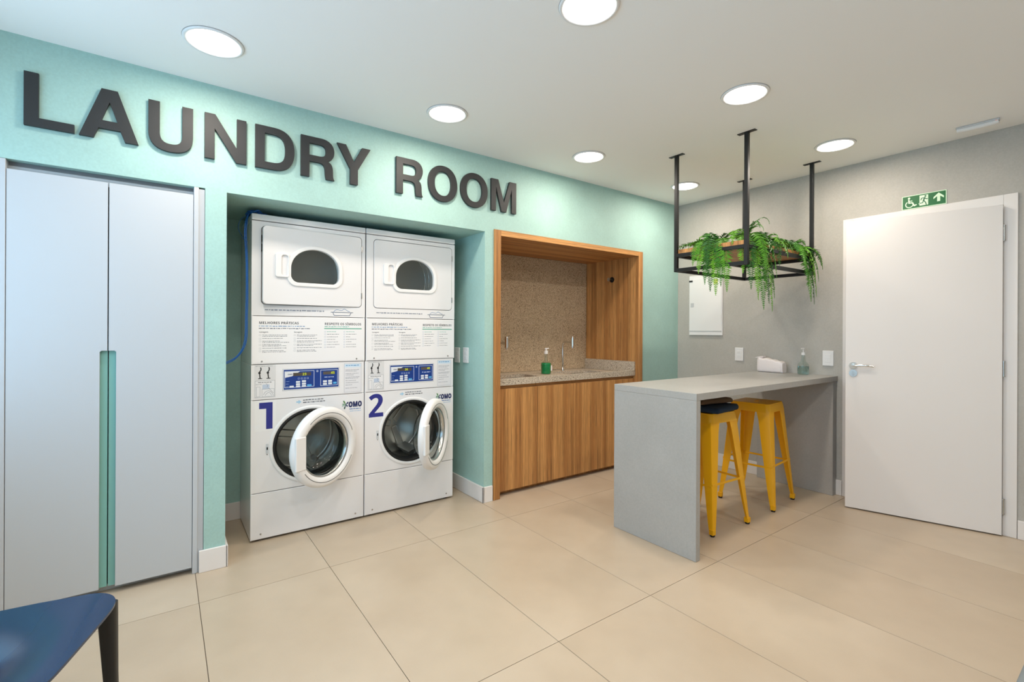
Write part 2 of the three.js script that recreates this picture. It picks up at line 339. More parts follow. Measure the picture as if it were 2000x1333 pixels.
// =====================================================================================
// LETTERS
// =====================================================================================
{
  const poly = (p) => new THREE.Shape(p.map((q) => new THREE.Vector2(...q)));
  const path = (p) => new THREE.Path(p.map((q) => new THREE.Vector2(...q)));
  const oval = (cx, cy, a, b, n, cls) => { const pts = []; for (let i = 0; i < 64; i++) { const t = (i / 64) * Math.PI * 2, c = Math.cos(t), s = Math.sin(t); pts.push(new THREE.Vector2(cx + a * Math.sign(c) * Math.abs(c) ** (2 / n), cy + b * Math.sign(s) * Math.abs(s) ** (2 / n))); } return new cls(pts); };
  const shapes = {
    L: (w) => poly([[0, 0], [w, 0], [w, 0.165], [0.2, 0.165], [0.2, 1], [0, 1]]),
    A: (w) => { const s = poly([[0, 0], [0.215, 0], [0.29, 0.205], [w - 0.29, 0.205], [w - 0.215, 0], [w, 0], [w / 2 + 0.125, 1], [w / 2 - 0.125, 1]]); s.holes.push(path([[w / 2 - 0.122, 0.37], [w / 2, 0.745], [w / 2 + 0.122, 0.37]])); return s; },
    U: (w) => { const s = new THREE.Shape(), t = 0.195; s.moveTo(0, 1); s.lineTo(0, 0.36); s.bezierCurveTo(0, 0.10, 0.14, -0.022, w / 2, -0.022); s.bezierCurveTo(w - 0.14, -0.022, w, 0.10, w, 0.36); s.lineTo(w, 1); s.lineTo(w - t, 1); s.lineTo(w - t, 0.37); s.bezierCurveTo(w - t, 0.21, w - 0.25, 0.145, w / 2, 0.145); s.bezierCurveTo(0.25, 0.145, t, 0.21, t, 0.37); s.lineTo(t, 1); s.closePath(); return s; },
    N: (w) => poly([[0, 0], [0.19, 0], [0.19, 0.68], [w - 0.20, 0], [w, 0], [w, 1], [w - 0.19, 1], [w - 0.19, 0.32], [0.20, 1], [0, 1]]),
    D: (w) => { const s = new THREE.Shape(); s.moveTo(0, 0); s.lineTo(0.40, 0); s.bezierCurveTo(w - 0.13, 0, w, 0.2, w, 0.5); s.bezierCurveTo(w, 0.8, w - 0.13, 1, 0.40, 1); s.lineTo(0, 1); s.closePath(); const h = new THREE.Path(); h.moveTo(0.2, 0.165); h.lineTo(0.2, 0.835); h.lineTo(0.37, 0.835); h.bezierCurveTo(w - 0.27, 0.835, w - 0.205, 0.72, w - 0.205, 0.5); h.bezierCurveTo(w - 0.205, 0.28, w - 0.27, 0.165, 0.37, 0.165); h.closePath(); s.holes.push(h); return s; },
    R: (w) => { const s = new THREE.Shape(); s.moveTo(0, 0); s.lineTo(0.2, 0); s.lineTo(0.2, 0.385); s.lineTo(0.40, 0.385); s.bezierCurveTo(0.53, 0.385, 0.565, 0.33, 0.57, 0.20); s.bezierCurveTo(0.575, 0.10, 0.58, 0.05, 0.60, 0); s.lineTo(w, 0); s.bezierCurveTo(w - 0.04, 0.04, w - 0.038, 0.10, w - 0.042, 0.22); s.bezierCurveTo(w - 0.045, 0.36, w - 0.08, 0.42, w - 0.17, 0.455); s.bezierCurveTo(w - 0.06, 0.50, w - 0.01, 0.59, w - 0.01, 0.71); s.bezierCurveTo(w - 0.01, 0.89, w - 0.14, 1, w - 0.32, 1); s.lineTo(0, 1); s.closePath(); const h = new THREE.Path(); h.moveTo(0.2, 0.545); h.lineTo(0.2, 0.835); h.lineTo(0.43, 0.835); h.bezierCurveTo(0.54, 0.835, 0.59, 0.79, 0.59, 0.69); h.bezierCurveTo(0.59, 0.59, 0.54, 0.545, 0.43, 0.545); h.closePath(); s.holes.push(h); return s; },
    Y: (w) => poly([[w / 2 - 0.1, 0], [w / 2 + 0.1, 0], [w / 2 + 0.1, 0.39], [w, 1], [w - 0.225, 1], [w / 2, 0.585], [0.225, 1], [0, 1], [w / 2 - 0.1, 0.39]]),
    O: (w) => { const s = oval(w / 2, 0.5, w / 2, 0.522, 2.15, THREE.Shape); s.holes.push(oval(w / 2, 0.5, w / 2 - 0.205, 0.352, 2.2, THREE.Path)); return s; },
    M: (w) => poly([[0, 0], [0.18, 0], [0.18, 0.76], [w / 2 - 0.093, 0], [w / 2 + 0.093, 0], [w - 0.18, 0.76], [w - 0.18, 0], [w, 0], [w, 1], [w - 0.265, 1], [w / 2, 0.30], [0.265, 1], [0, 1]]),
  };
  const word = [['L', -4.884, -4.715, 'L, first letter of the sign'], ['A', -4.699, -4.477, 'A between L and U'], ['U', -4.439, -4.251, 'U between A and N'], ['N', -4.200, -4.004, 'N between U and D'], ['D', -3.960, -3.755, 'D between N and R'], ['R', -3.720, -3.525, 'R between D and Y'], ['Y', -3.511, -3.301, 'Y ending the word LAUNDRY'], ['R', -3.127, -2.933, 'R starting the word ROOM'], ['O', -2.893, -2.665, 'O right after the R of ROOM'], ['O', -2.636, -2.403, 'O right before the M'], ['M', -2.370, -2.135, 'M, last letter of the sign']];
  const cap = 0.242, base = 2.216;
  for (const [ch, x0, x1, what] of word) {
    const g = ext(shapes[ch]((x1 - x0) / cap), 0.018 / cap, 0.004, 14).scale(cap, cap, cap);
    const m = solo('sign_letter', g, M.letter, 'black raised capital letter ' + what + ' on mint wall', 'letter', 'wall letters LAUNDRY ROOM');
    m.position.set(x0, base, 0.0015);
  }
}

// =====================================================================================
// WARDROBE
// =====================================================================================
{
  const x0 = -4.985, x1 = -4.195;
  const t = thing('wardrobe', 'tall white built-in wardrobe with mint finger grips in its doors', 'wardrobe', [0, 0, 0]);
  part('carcass', [bx(x0 + 0.002, x1 - 0.002, 0.0, 2.054, -0.70, -0.685), bx(x0 + 0.002, x0 + 0.02, 0.0, 2.054, -0.685, -0.045), bx(x1 - 0.02, x1 - 0.002, 0.0, 2.054, -0.685, -0.045), bx(x0 + 0.02, x1 - 0.02, 2.036, 2.054, -0.685, -0.045)], M.laminateEdge, t);
  part('plinth', bx(x0 + 0.02, x1 - 0.02, 0.001, 0.03, -0.10, -0.06), M.plasticGrey, t);
  part('stile', bx(-4.245, -4.223, 0.001, 2.0545, -0.10, 0.002, 0.002), M.laminate, t);
  part('stile', bx(-4.965, -4.9425, 0.001, 2.0545, -0.10, 0.002, 0.002), M.laminate, t);
  part('filler_strip', bx(-4.223, -4.197, 0.001, 2.047, -0.06, -0.003), M.laminateEdge, t);
  part('filler_strip', bx(-4.983, -4.965, 0.001, 2.047, -0.06, -0.003), M.laminateEdge, t);
  part('top_rail', bx(-4.9425, -4.245, 2.0, 2.0545, -0.075, -0.045), M.laminate, t);
  // doors with the notch of the finger grip along their meeting edges
  const leaf = (a, b, side) => {   // side +1: grip at the right edge
    const n = 0.0285, y0 = 0.034, y1 = 2.012, yn = 1.192;
    const P = side > 0 ? [[a, y0], [b - n, y0], [b - n, yn - 0.006], [b - n + 0.006, yn], [b, yn], [b, y1], [a, y1]] : [[b, y0], [b, y1], [a, y1], [a, yn], [a + n - 0.006, yn], [a + n, yn - 0.006], [a + n, y0]];
    const d = part('door', ext(new THREE.Shape(P.map((q) => new THREE.Vector2(...q))), 0.02, 0.001), M.laminate, t);
    d.position.z = -0.021;
    const g = side > 0 ? bx(b - n - 0.02, b, y0, yn + 0.02, -0.022, -0.003) : bx(a, a + n + 0.02, y0, yn + 0.02, -0.022, -0.003);
    const grip = part('finger_grip', g, M.tealLam, d);
    grip.userData.label = 'mint recessed finger grip';
  };
  leaf(-4.9405, -4.5935, 1);
  leaf(-4.5890, -4.2470, -1);
}

// =====================================================================================
// LAUNDRY MACHINES
// =====================================================================================
const font = await new FontLoader().loadAsync('fonts/droid/droid_sans_bold.typeface.json');
const scribble = (g, x, y, w, h, col) => { g.fillStyle = col; let p = x; while (p < x + w - h) { const l = h * rr(0.7, 3.2); g.fillRect(p, y + rr(0, h * 0.15), Math.min(l, x + w - p), h * rr(0.6, 0.85)); p += l + h * rr(0.35, 0.7); } };
const infoTex = canvas(1408, 600, (g, w, h) => {
  g.fillStyle = '#eeecec'; g.fillRect(0, 0, w, h);
  g.fillStyle = '#33353a'; g.textBaseline = 'alphabetic';
  g.font = 'bold 46px sans-serif'; g.save(); g.translate(72, 96); g.scale(470 / g.measureText('MELHORES PRÁTICAS').width, 1); g.fillText('MELHORES PRÁTICAS', 0, 0); g.restore();
  scribble(g, 72, 116, 560, 15, '#7f9bbd'); scribble(g, 72, 146, 620, 15, '#6f7480');
  g.font = 'bold 24px sans-serif'; g.fillStyle = '#44464a'; g.fillText('Lavagem', 76, 208); g.fillText('Secagem', 482, 208);
  for (const x of [76, 482]) { let y = 232; for (let k = 0; k < 6; k++) { g.strokeStyle = '#9aa0a8'; g.lineWidth = 2; g.strokeRect(x, y, 20, 20); const n = k % 3 === 1 ? 1 : 2; for (let i = 0; i < n; i++) scribble(g, x + 36, y + 2 + i * 17, rr(210, 320), 10, '#85878c'); y += n === 2 ? 46 : 34; } }
  g.font = 'bold 44px sans-serif'; g.fillStyle = '#33353a'; g.save(); g.translate(866, 100); g.scale(500 / g.measureText('RESPEITE OS SÍMBOLOS').width, 1); g.fillText('RESPEITE OS SÍMBOLOS', 0, 0); g.restore();
  scribble(g, 866, 116, 330, 14, '#7fb5a8');
  g.fillStyle = '#6fae98'; g.fillRect(862, 142, 508, 15);
  for (const x of [866, 1122]) for (let k = 0; k < 7; k++) { const y = 186 + k * 36; g.strokeStyle = '#8ba3c0'; g.lineWidth = 2; g.strokeRect(x, y, 18, 16); scribble(g, x + 32, y + 2, rr(60, 170), 10, k === 0 ? '#7fb5a8' : '#8c8e94'); }
});
const doorNoteTex = canvas(1024, 110, (g, w, h) => {
  g.clearRect(0, 0, w, h);
  scribble(g, 10, 44, 640, 17, '#8b93a0');
  g.strokeStyle = '#3c506e'; g.lineWidth = 6; g.lineCap = 'round';
  g.beginPath(); g.moveTo(730, 60); g.lineTo(995, 60); g.moveTo(752, 62); g.lineTo(768, 98); g.lineTo(955, 98); g.lineTo(972, 62); g.stroke();
  g.strokeStyle = '#6d8fb5'; g.lineWidth = 5; g.beginPath(); g.moveTo(765, 52); g.bezierCurveTo(800, 0, 850, 60, 880, 22); g.bezierCurveTo(900, 10, 930, 50, 955, 48); g.stroke();
});
const coinTex = canvas(256, 440, (g, w, h) => {
  g.fillStyle = '#dad9d9'; g.fillRect(0, 0, w, h);
  scribble(g, 14, 12, 210, 10, '#9c9da0');
  g.fillStyle = '#101214'; g.strokeStyle = '#101214'; g.lineCap = 'round';
  for (const x of [64, 164]) { g.lineWidth = 13; g.beginPath(); g.moveTo(x + 10, 38); g.bezierCurveTo(x + 26, 80, x - 10, 84, x - 4, 108); g.lineTo(x + 4, 178); g.stroke(); g.beginPath(); g.arc(x - 4, 106, 15, 0, 7); g.fill(); g.fillRect(x - 20, 176, 48, 10); }
  g.fillStyle = '#e6e5e6'; g.fillRect(10, 212, 236, 218); g.strokeStyle = '#8b8f96'; g.lineWidth = 3; g.strokeRect(10, 212, 236, 218);
  scribble(g, 44, 228, 160, 12, '#55585e'); scribble(g, 18, 256, 70, 8, '#94979c');
  g.strokeRect(24, 290, 44, 130);
  g.fillStyle = '#bcc8da'; g.fillRect(96, 262, 84, 64); g.strokeRect(92, 322, 146, 100);
  g.strokeStyle = '#5c6068'; g.beginPath(); g.moveTo(140, 250); g.lineTo(160, 275); g.lineTo(152, 300); g.moveTo(170, 310); g.lineTo(228, 380); g.moveTo(110, 400); g.bezierCurveTo(130, 330, 200, 330, 226, 410); g.moveTo(130, 410); g.bezierCurveTo(150, 360, 190, 360, 206, 412); g.stroke();
});
function displayTex(a, b) {
  return canvas(690, 266, (g, w, h) => {
    g.fillStyle = '#dcdde0'; g.fillRect(0, 0, w, h);
    g.fillStyle = '#173a85'; g.fillRect(8, 8, w - 16, h - 16);
    g.strokeStyle = '#c9d4e6'; g.lineWidth = 6; g.strokeRect(20, 30, 350, 204); g.strokeRect(452, 30, 216, 204);
    g.fillStyle = '#e2e4e8'; g.beginPath(); g.moveTo(23, 34); g.lineTo(200, 34); g.lineTo(105, 92); g.lineTo(23, 108); g.fill();
    g.fillStyle = '#26304e'; g.font = 'bold 24px sans-serif'; g.fillText('OMO', 54, 76);
    g.fillStyle = '#4d4740'; g.fillRect(118, 50, 216, 42); g.fillStyle = '#57504a'; g.fillRect(484, 50, 150, 40);
    g.fillStyle = '#dcf03c'; g.font = 'bold 42px monospace'; g.fillText(a, 228, 86); g.fillText(b, 582, 84);
    for (let k = 0; k < 4; k++) { g.strokeStyle = '#b9c8e4'; g.lineWidth = 3; g.strokeRect(176 + k * 36, 116, 18, 18); }
    scribble(g, 500, 118, 140, 14, '#b4c4e2');
    const key = (x, y, ww, hh, c) => { g.fillStyle = c; g.beginPath(); g.roundRect(x, y, ww, hh, 5); g.fill(); };
    for (const [x, y] of [[152, 156], [222, 150], [152, 186], [222, 182], [76, 212], [152, 214], [222, 212]]) key(x, y, 50, 24, '#dfe4ea');
    key(286, 206, 54, 26, '#58a9dd');
    for (const [x, y] of [[482, 166], [548, 164], [482, 200], [548, 196]]) key(x, y, 50, 26, '#dfe4ea');
    key(612, 192, 44, 26, '#58a9dd');
    scribble(g, 34, 152, 40, 8, '#8fa6d0'); scribble(g, 34, 184, 36, 8, '#8fa6d0'); scribble(g, 34, 216, 34, 8, '#8fa6d0');
    g.fillStyle = '#9aa7c4'; g.beginPath(); g.arc(411, 40, 14, 0, 7); g.fill();
  });
}
const noteTex = canvas(256, 420, (g, w, h) => {
  g.fillStyle = '#e2e1e4'; g.fillRect(0, 0, w, h); g.strokeStyle = '#b7b9bf'; g.lineWidth = 4; g.strokeRect(3, 3, w - 6, h - 6);
  g.fillStyle = '#cfe0ee'; g.fillRect(8, 8, w - 16, 50); scribble(g, 26, 22, 190, 18, '#6a9cc8');
  for (const [y, l] of [[92, 200], [112, 170], [146, 190], [166, 120], [196, 205], [214, 190], [248, 160], [278, 190], [310, 110], [356, 170]]) scribble(g, 22, y, l, 9, '#8b8d95');
});
const logoTex = canvas(512, 400, (g, w, h) => {
  g.clearRect(0, 0, w, h);
  const petal = (a, l, c) => { g.save(); g.translate(112, 150); g.rotate(a); g.fillStyle = c; g.beginPath(); g.moveTo(0, -7); g.bezierCurveTo(l * 0.5, -10, l * 0.7, -28, l, -16); g.bezierCurveTo(l * 1.12, 4, l * 0.8, 24, l * 0.55, 12); g.lineTo(0, 7); g.fill(); g.restore(); };
  petal(-2.05, 112, '#5b8a52'); petal(-2.85, 84, '#7f9f86'); petal(2.9, 92, '#9fb9ae'); petal(1.95, 108, '#3f5f5a'); petal(-0.75, 84, '#27345e'); petal(0.85, 62, '#27345e');
  g.fillStyle = '#1e2a5c'; g.font = 'bold 170px sans-serif'; g.save(); g.translate(176, 212); g.scale(330 / g.measureText('OMO').width, 1.0); g.fillText('OMO', 0, 0); g.strokeStyle = '#1e2a5c'; g.lineWidth = 15; g.lineJoin = 'round'; g.strokeText('OMO', 0, 0); g.restore();
  scribble(g, 200, 250, 290, 26, '#6a88b8'); scribble(g, 212, 308, 270, 18, '#9fc3e6');
});
const tipTex = canvas(640, 130, (g, w, h) => {
  g.clearRect(0, 0, w, h);
  g.fillStyle = '#a9cfe6'; g.beginPath(); g.moveTo(12, 50); g.lineTo(58, 50); g.lineTo(58, 20); g.lineTo(116, 66); g.lineTo(58, 112); g.lineTo(58, 82); g.lineTo(12, 82); g.fill();
  scribble(g, 150, 22, 440, 26, '#6d7076'); scribble(g, 150, 74, 470, 26, '#6d7076');
});
const MI = { info: print(infoTex), doorNote: print(doorNoteTex, true), coin: print(coinTex), d1: print(displayTex('23', '45'), false, 0.25), d2: print(displayTex('36', '40'), false, 0.25), note: print(noteTex), logo: print(logoTex, true), tip: print(tipTex, true) };

function ring(rIn, rOut, z0, z1, seg = 64, bev = 0.006) {   // lathe ring about z
  return lathe([[rIn, z0], [rIn, z1 - bev], [rIn + bev, z1], [rOut - bev, z1], [rOut, z1 - bev], [rOut, z0], [rIn, z0]], seg).rotateX(Math.PI / 2);
}
function paddle(r, len, a) {
  const g = new THREE.CylinderGeometry(0.018, 0.055, 0.07, 4, 1).scale(1, 1, 1).rotateY(Math.PI / 4);
  g.scale(1, 1, len / 0.078); g.translate(0, r - 0.022, 0); g.rotateX(0);
  const h = plain(g); h.rotateZ(Math.PI); h.rotateZ(a); return h;
}
function washer(xc, no, label, angle, dispMat) {
  const t = thing('washing_machine', label, 'washing machine', [xc, 0, -0.228], 0, 'front-loading washing machines');
  const W = 0.3465, D = -0.465, top = 1.083;
  part('body', [bx(-W, -W + 0.012, 0.012, top, D, -0.004, 0.003), bx(W - 0.012, W, 0.012, top, D, -0.004, 0.003), bx(-W, W, 0.012, top, D, D + 0.012), bx(-W + 0.012, W - 0.012, top - 0.012, top, D + 0.012, -0.02), bx(-W + 0.012, W - 0.012, 0.012, 0.03, D + 0.012, -0.03)], M.enamel, t);
  for (const [fx, fz] of [[-0.3, -0.05], [0.3, -0.05], [-0.3, -0.42], [0.3, -0.42]]) part('foot', cyl(0.022, 0.018, 0.013, fx, 0.0065, fz, 14), M.rubber, t);
  const cp = part('control_panel', bx(-W, W, 0.8675, top, -0.03, 0, 0.004), M.enamel, t);
  part('instruction_sticker', sheet(0.118, 0.203, -0.2685, 0.9805, 0.0006), MI.coin, cp);
  part('display', bx(-0.171, 0.180, 0.914, 1.053, -0.002, 0.0012, 0.001), M.plasticGrey, cp);
  part('display_face', sheet(0.345, 0.133, 0.0045, 0.9835, 0.0016), dispMat, cp);
  part('note_sticker', sheet(0.118, 0.196, 0.268, 0.975, 0.0006), MI.note, cp);
  const S = rrect(new THREE.Shape(), -W, W, 0.2985, 0.8645, 0.004), cy = 0.563;
  S.holes.push(new THREE.Path().absarc(0, cy, 0.224, 0, Math.PI * 2, true));
  const fp = part('front_panel', ext(S, 0.02, 0.0015, 40).translate(0, 0, -0.02), M.enamel, t);
  part('number_backing', sheet(0.118, 0.185, -0.266, 0.767, 0.0005), M.plastic, fp);
  if (no === 1) { const s = new THREE.Shape([[-0.262, 0.686], [-0.226, 0.686], [-0.226, 0.850], [-0.301, 0.850], [-0.301, 0.812], [-0.262, 0.812]].map((q) => new THREE.Vector2(...q))); part('number', ext(s, 0.0006).translate(0, 0, 0.0005), M.ink, fp); }
  else { const g = new TextGeometry('2', { font, size: 0.164, depth: 0.0006, curveSegments: 10 }); g.computeBoundingBox(); const b = g.boundingBox; g.translate(-b.min.x, -b.min.y, 0); g.scale(0.104 / (b.max.x - b.min.x), 0.162 / (b.max.y - b.min.y), 1); part('number', g.translate(-0.318, 0.690, 0.0005), M.ink, fp); }
  part('logo_sticker', sheet(0.142, 0.111, 0.262, 0.780, 0.0008), MI.logo, fp);
  part('tip_sticker', sheet(0.185, 0.0376, 0.0, 0.838, 0.0008), MI.tip, fp);
  part('latch_plate', [bx(-0.262, -0.249, 0.535, 0.595, -0.001, 0.0035, 0.002), bx(-0.2595, -0.2515, 0.556, 0.576, 0.0035, 0.0045)], M.plasticGrey, fp);
  part('latch_slot_shade', bx(-0.259, -0.252, 0.558, 0.574, 0.0045, 0.0052), M.rubber, fp);  // solid near-black block, painted shade in place of an open slot
  part('latch_pin', cyl(0.0025, 0.0025, 0.002, -0.2555, 0.528, 0.001, 10, 'z'), M.rubber, fp);
  const kp = part('kick_panel', bx(-W, W, 0.014, 0.2945, -0.02, 0, 0.004), M.enamel, t);
  for (const sx of [-0.29, 0.29]) part('screw', cyl(0.006, 0.005, 0.003, sx, 0.045, 0.001, 12, 'z'), M.steel, kp);
  const rim = part('porthole_rim', lathe([[0.2245, -0.012], [0.2245, 0.002], [0.228, 0.005], [0.238, 0.006], [0.2455, 0.003], [0.247, -0.001]], 72).rotateX(Math.PI / 2).translate(0, cy, 0), M.plastic, t);
  part('gasket', lathe([[0.2243, -0.010], [0.221, 0.001], [0.212, 0.002], [0.203, -0.006], [0.198, -0.03], [0.204, -0.05], [0.196, -0.062], [0.20, -0.075], [0.24, -0.08]], 64).rotateX(Math.PI / 2).translate(0, cy, 0), M.rubber, t);
  const dr = part('drum', lathe([[0.235, -0.08], [0.238, -0.095], [0.238, -0.36], [0.225, -0.375], [0.17, -0.372], [0.15, -0.36], [0.06, -0.352], [0.0005, -0.35]], 64).rotateX(Math.PI / 2).translate(0, cy, 0), M.drum, t);
  for (let k = 0; k < 3; k++) { const a = (k * 120 + 20) * R; part('paddle', paddle(0.236, 0.24, a).translate(0, cy, -0.225), M.drum, dr); }
  for (let k = 0; k < 3; k++) { const a = (k * 120 + 80) * R; const g = bx(-0.028, 0.028, 0.02, 0.20, -0.375, -0.345, 0.012); part('back_rib', plain(g).rotateZ(a).translate(0, cy, 0), M.drum, dr); }
  // the door on its right-hand hinge
  const c = -0.243;
  const door = part('door', [lathe([[0.182, 0.000], [0.182, 0.028], [0.190, 0.043], [0.210, 0.050], [0.232, 0.047], [0.246, 0.036], [0.250, 0.018], [0.249, 0.004], [0.243, -0.002], [0.20, -0.004], [0.182, 0.0]], 80).rotateX(Math.PI / 2).translate(c, 0, 0), bx(-0.008, 0.014, -0.05, 0.05, -0.006, 0.018, 0.004)], M.plastic, t);
  door.position.set(0.256, cy, 0.014); door.rotation.y = angle * R;
  part('door_trim_ring', lathe([[0.170, 0.006], [0.172, 0.026], [0.183, 0.034], [0.1835, 0.004], [0.170, 0.0]], 72).rotateX(Math.PI / 2).translate(c, 0, 0), M.steel, door);
  part('door_glass', lathe([[0.176, 0.024], [0.172, -0.004], [0.166, -0.05], [0.150, -0.078], [0.11, -0.094], [0.05, -0.100], [0.0005, -0.101]], 64).rotateX(Math.PI / 2).translate(c, 0, 0), M.smoke, door);
  part('door_handle', bx(-0.243 - 0.240, -0.243 - 0.166, -0.100, 0.100, 0.036, 0.0525, 0.006), M.plastic, door);
  for (const [a0, a1] of [[20, 130], [215, 335]]) { const pts = []; for (let k = 0; k <= 16; k++) { const a = (a0 + (a1 - a0) * k / 16) * R; pts.push([c + 0.214 * Math.cos(a), 0.214 * Math.sin(a), 0.0497]); } part('caution_print', tube(pts, 0.0016, 40, 5), M.rubber, door); }
  return t;
}
washer(-3.598, 1, 'white washing machine marked 1 with its round door ajar', 27.5, MI.d1);
washer(-2.900, 2, 'white washing machine marked 2 with its round door swung wider open', 42, MI.d2);

function dShape(cx, y0, w, h, cls, grow = 0) {   // flat foot, domed top
  const S = new cls(), a = w / 2 + grow, b0 = y0 - grow, r = 0.045 + grow * 0.6, ys = y0 + h * 0.40, top = y0 + h + grow;
  S.moveTo(cx - a + r, b0); S.lineTo(cx + a - r, b0);
  S.bezierCurveTo(cx + a - r * 0.4, b0, cx + a, b0 + r * 0.5, cx + a, b0 + r); S.lineTo(cx + a, ys);
  S.bezierCurveTo(cx + a, ys + (top - ys) * 0.58, cx + a * 0.56, top, cx, top);
  S.bezierCurveTo(cx - a * 0.56, top, cx - a, ys + (top - ys) * 0.58, cx - a, ys); S.lineTo(cx - a, b0 + r);
  S.bezierCurveTo(cx - a, b0 + r * 0.5, cx - a + r * 0.4, b0, cx - a + r, b0);
  return S;
}
function dryer(xc, label, angle) {
  const t = thing('tumble_dryer', label, 'tumble dryer', [xc, 1.0835, -0.226], 0, 'stacked tumble dryers');
  const W = 0.3475, D = -0.465, Y = 0.922;
  part('body', [bx(-W, -W + 0.012, 0.0, 0.88, D, -0.004, 0.003), bx(W - 0.012, W, 0, 0.88, D, -0.004, 0.003), bx(-W, W, 0, 0.88, D, D + 0.012), bx(-W + 0.012, W - 0.012, 0.0, 0.012, D + 0.012, -0.02)], M.enamel, t);
  part('top_cover', bx(-W - 0.001, W + 0.001, 0.8835, Y, D, 0.004, 0.006), M.enamel, t);
  const ip = part('info_panel', bx(-W, W, 0.003, 0.2985, -0.02, 0.001, 0.004), M.enamel, t);
  part('print', sheet(0.684, 0.284, 0, 0.153, 0.0016), MI.info, ip);
  for (const sx of [-0.29, 0.29]) part('screw', cyl(0.006, 0.005, 0.003, sx, 0.02, 0.002, 12, 'z'), M.steel, ip);
  const x0 = -0.293, x1 = 0.321, y0 = 0.372, y1 = 0.850;
  const F = rrect(new THREE.Shape(), -W, W, 0.302, 0.8795, 0.003);
  F.holes.push(rrect(new THREE.Path(), x0 - 0.003, x1 + 0.003, y0 - 0.003, y1 + 0.003, 0.026));
  const ff = part('front_frame', ext(F, 0.02, 0.0012).translate(0, 0, -0.02), M.enamel, t);
  part('reminder_print', sheet(0.56, 0.0602, -0.0, 0.336, 0.0006), MI.doorNote, ff);
  const Bk = rrect(new THREE.Shape(), -W + 0.013, W - 0.013, 0.31, 0.87, 0.01), wy = 0.617;
  Bk.holes.push(new THREE.Path().absarc(0.015, wy, 0.22, 0, Math.PI * 2, true));
  part('bulkhead', ext(Bk, 0.008, 0).translate(0, 0, -0.048), M.plasticGrey, t);
  part('latch', [bx(x0 + 0.002, x0 + 0.018, 0.70, 0.745, -0.040, -0.022), bx(x0 + 0.002, x0 + 0.018, 0.76, 0.80, -0.040, -0.022)], M.rubber, t);
  const dr = part('drum', lathe([[0.22, -0.041], [0.235, -0.06], [0.24, -0.08], [0.24, -0.40], [0.0005, -0.405]], 56).rotateX(Math.PI / 2).translate(0.015, wy, 0), M.dryerDrum, t);
  for (const z of [-0.11, -0.18, -0.25, -0.32]) part('drum_ridge', new THREE.TorusGeometry(0.238, 0.007, 8, 56).translate(0.015, wy, z), M.steel, dr);
  for (let k = 0; k < 3; k++) part('paddle', paddle(0.238, 0.24, (k * 120 + 50) * R).translate(0.015, wy, -0.23), M.dryerDrum, dr);
  const cx = 0.016, wy0 = 0.514, ww = 0.300, wh = 0.216;
  const Sd = rrect(new THREE.Shape(), x0 - x1, 0, y0, y1, 0.024);
  Sd.holes.push(dShape(cx - x1, wy0, ww, wh, THREE.Path, 0.012));
  const door = part('door', ext(Sd, 0.022, 0.003, 16).translate(0, 0, -0.021), M.enamel, t);
  door.position.set(x1, 0, 0.002); door.rotation.y = angle * R;
  const Rm = dShape(cx - x1, wy0, ww, wh, THREE.Shape, 0.024); Rm.holes.push(dShape(cx - x1, wy0, ww, wh, THREE.Path, 0));
  part('window_rim', ext(Rm, 0.03, 0.004, 20).translate(0, 0, -0.021), M.plastic, door);
  part('window_glass', ext(dShape(cx - x1, wy0, ww, wh, THREE.Shape, 0.001), 0.003, 0, 20).translate(0, 0, -0.016), M.dryerGlass, door);
  const Hs = rrect(new THREE.Shape(), -0.226 - x1, -0.144 - x1, 0.540, 0.688, 0.014); Hs.holes.push(rrect(new THREE.Path(), -0.190 - x1, -0.152 - x1, 0.550, 0.678, 0.015));
  part('handle', ext(Hs, 0.013, 0.004, 8).translate(0, 0, -0.0005), M.plastic, door);
  for (const y of [0.45, 0.77]) part('hinge', bx(-0.004, 0.004, y - 0.02, y + 0.02, -0.010, 0.0035, 0.001), M.steel, door);
  return t;
}
dryer(-3.596, 'white tumble dryer above washing machine 1 with its door slightly open', 3.6);
dryer(-2.894, 'white tumble dryer above washing machine 2 with its door shut', 0);

{ // blue cables looped over the dryer corner
  const y = 2.006;
  const t = thing('cable_bundle', 'tangle of thin blue cables lying on the dryer top and hanging down its side', 'cable', [0, 0, 0]);
  const coil = [];
  for (let k = 0; k < 60; k++) { const a = k * 0.53; coil.push(V(-3.905 + 0.055 * Math.cos(a) * rr(0.7, 1.15), y + 0.008 + 0.018 * rnd(), -0.34 + 0.09 * Math.sin(a) * rr(0.7, 1.15))); }
  part('coil', tube(coil, 0.0028, 420, 6), M.cable, t);
  for (let k = 0; k < 3; k++) {
    const o = k * 0.006;
    part('hanging_cable', tube([[-3.90, y + 0.012, -0.30 - o], [-3.945, y + 0.012, -0.285 - o], [-3.966 - o, 1.93, -0.26 + o], [-3.962 - o * 0.8, 1.7, -0.245 + o * 0.5], [-3.962 - o, 1.4, -0.24 + o], [-3.975 - o, 1.2, -0.235 + o], [-4.03, 1.12 + o, -0.225 + o], [-4.09, 1.09 + o, -0.21]], 0.0022, 80, 6), M.cable, t);
  }
  part('loose_loop', tube([[-3.94, y + 0.012, -0.34], [-3.985, y - 0.02, -0.35], [-4.0, 1.93, -0.36], [-3.975, 1.87, -0.35], [-3.955, 1.84, -0.33], [-3.97, 1.90, -0.31], [-3.96, 1.97, -0.30]], 0.0015, 60, 5), M.cable, t);
}
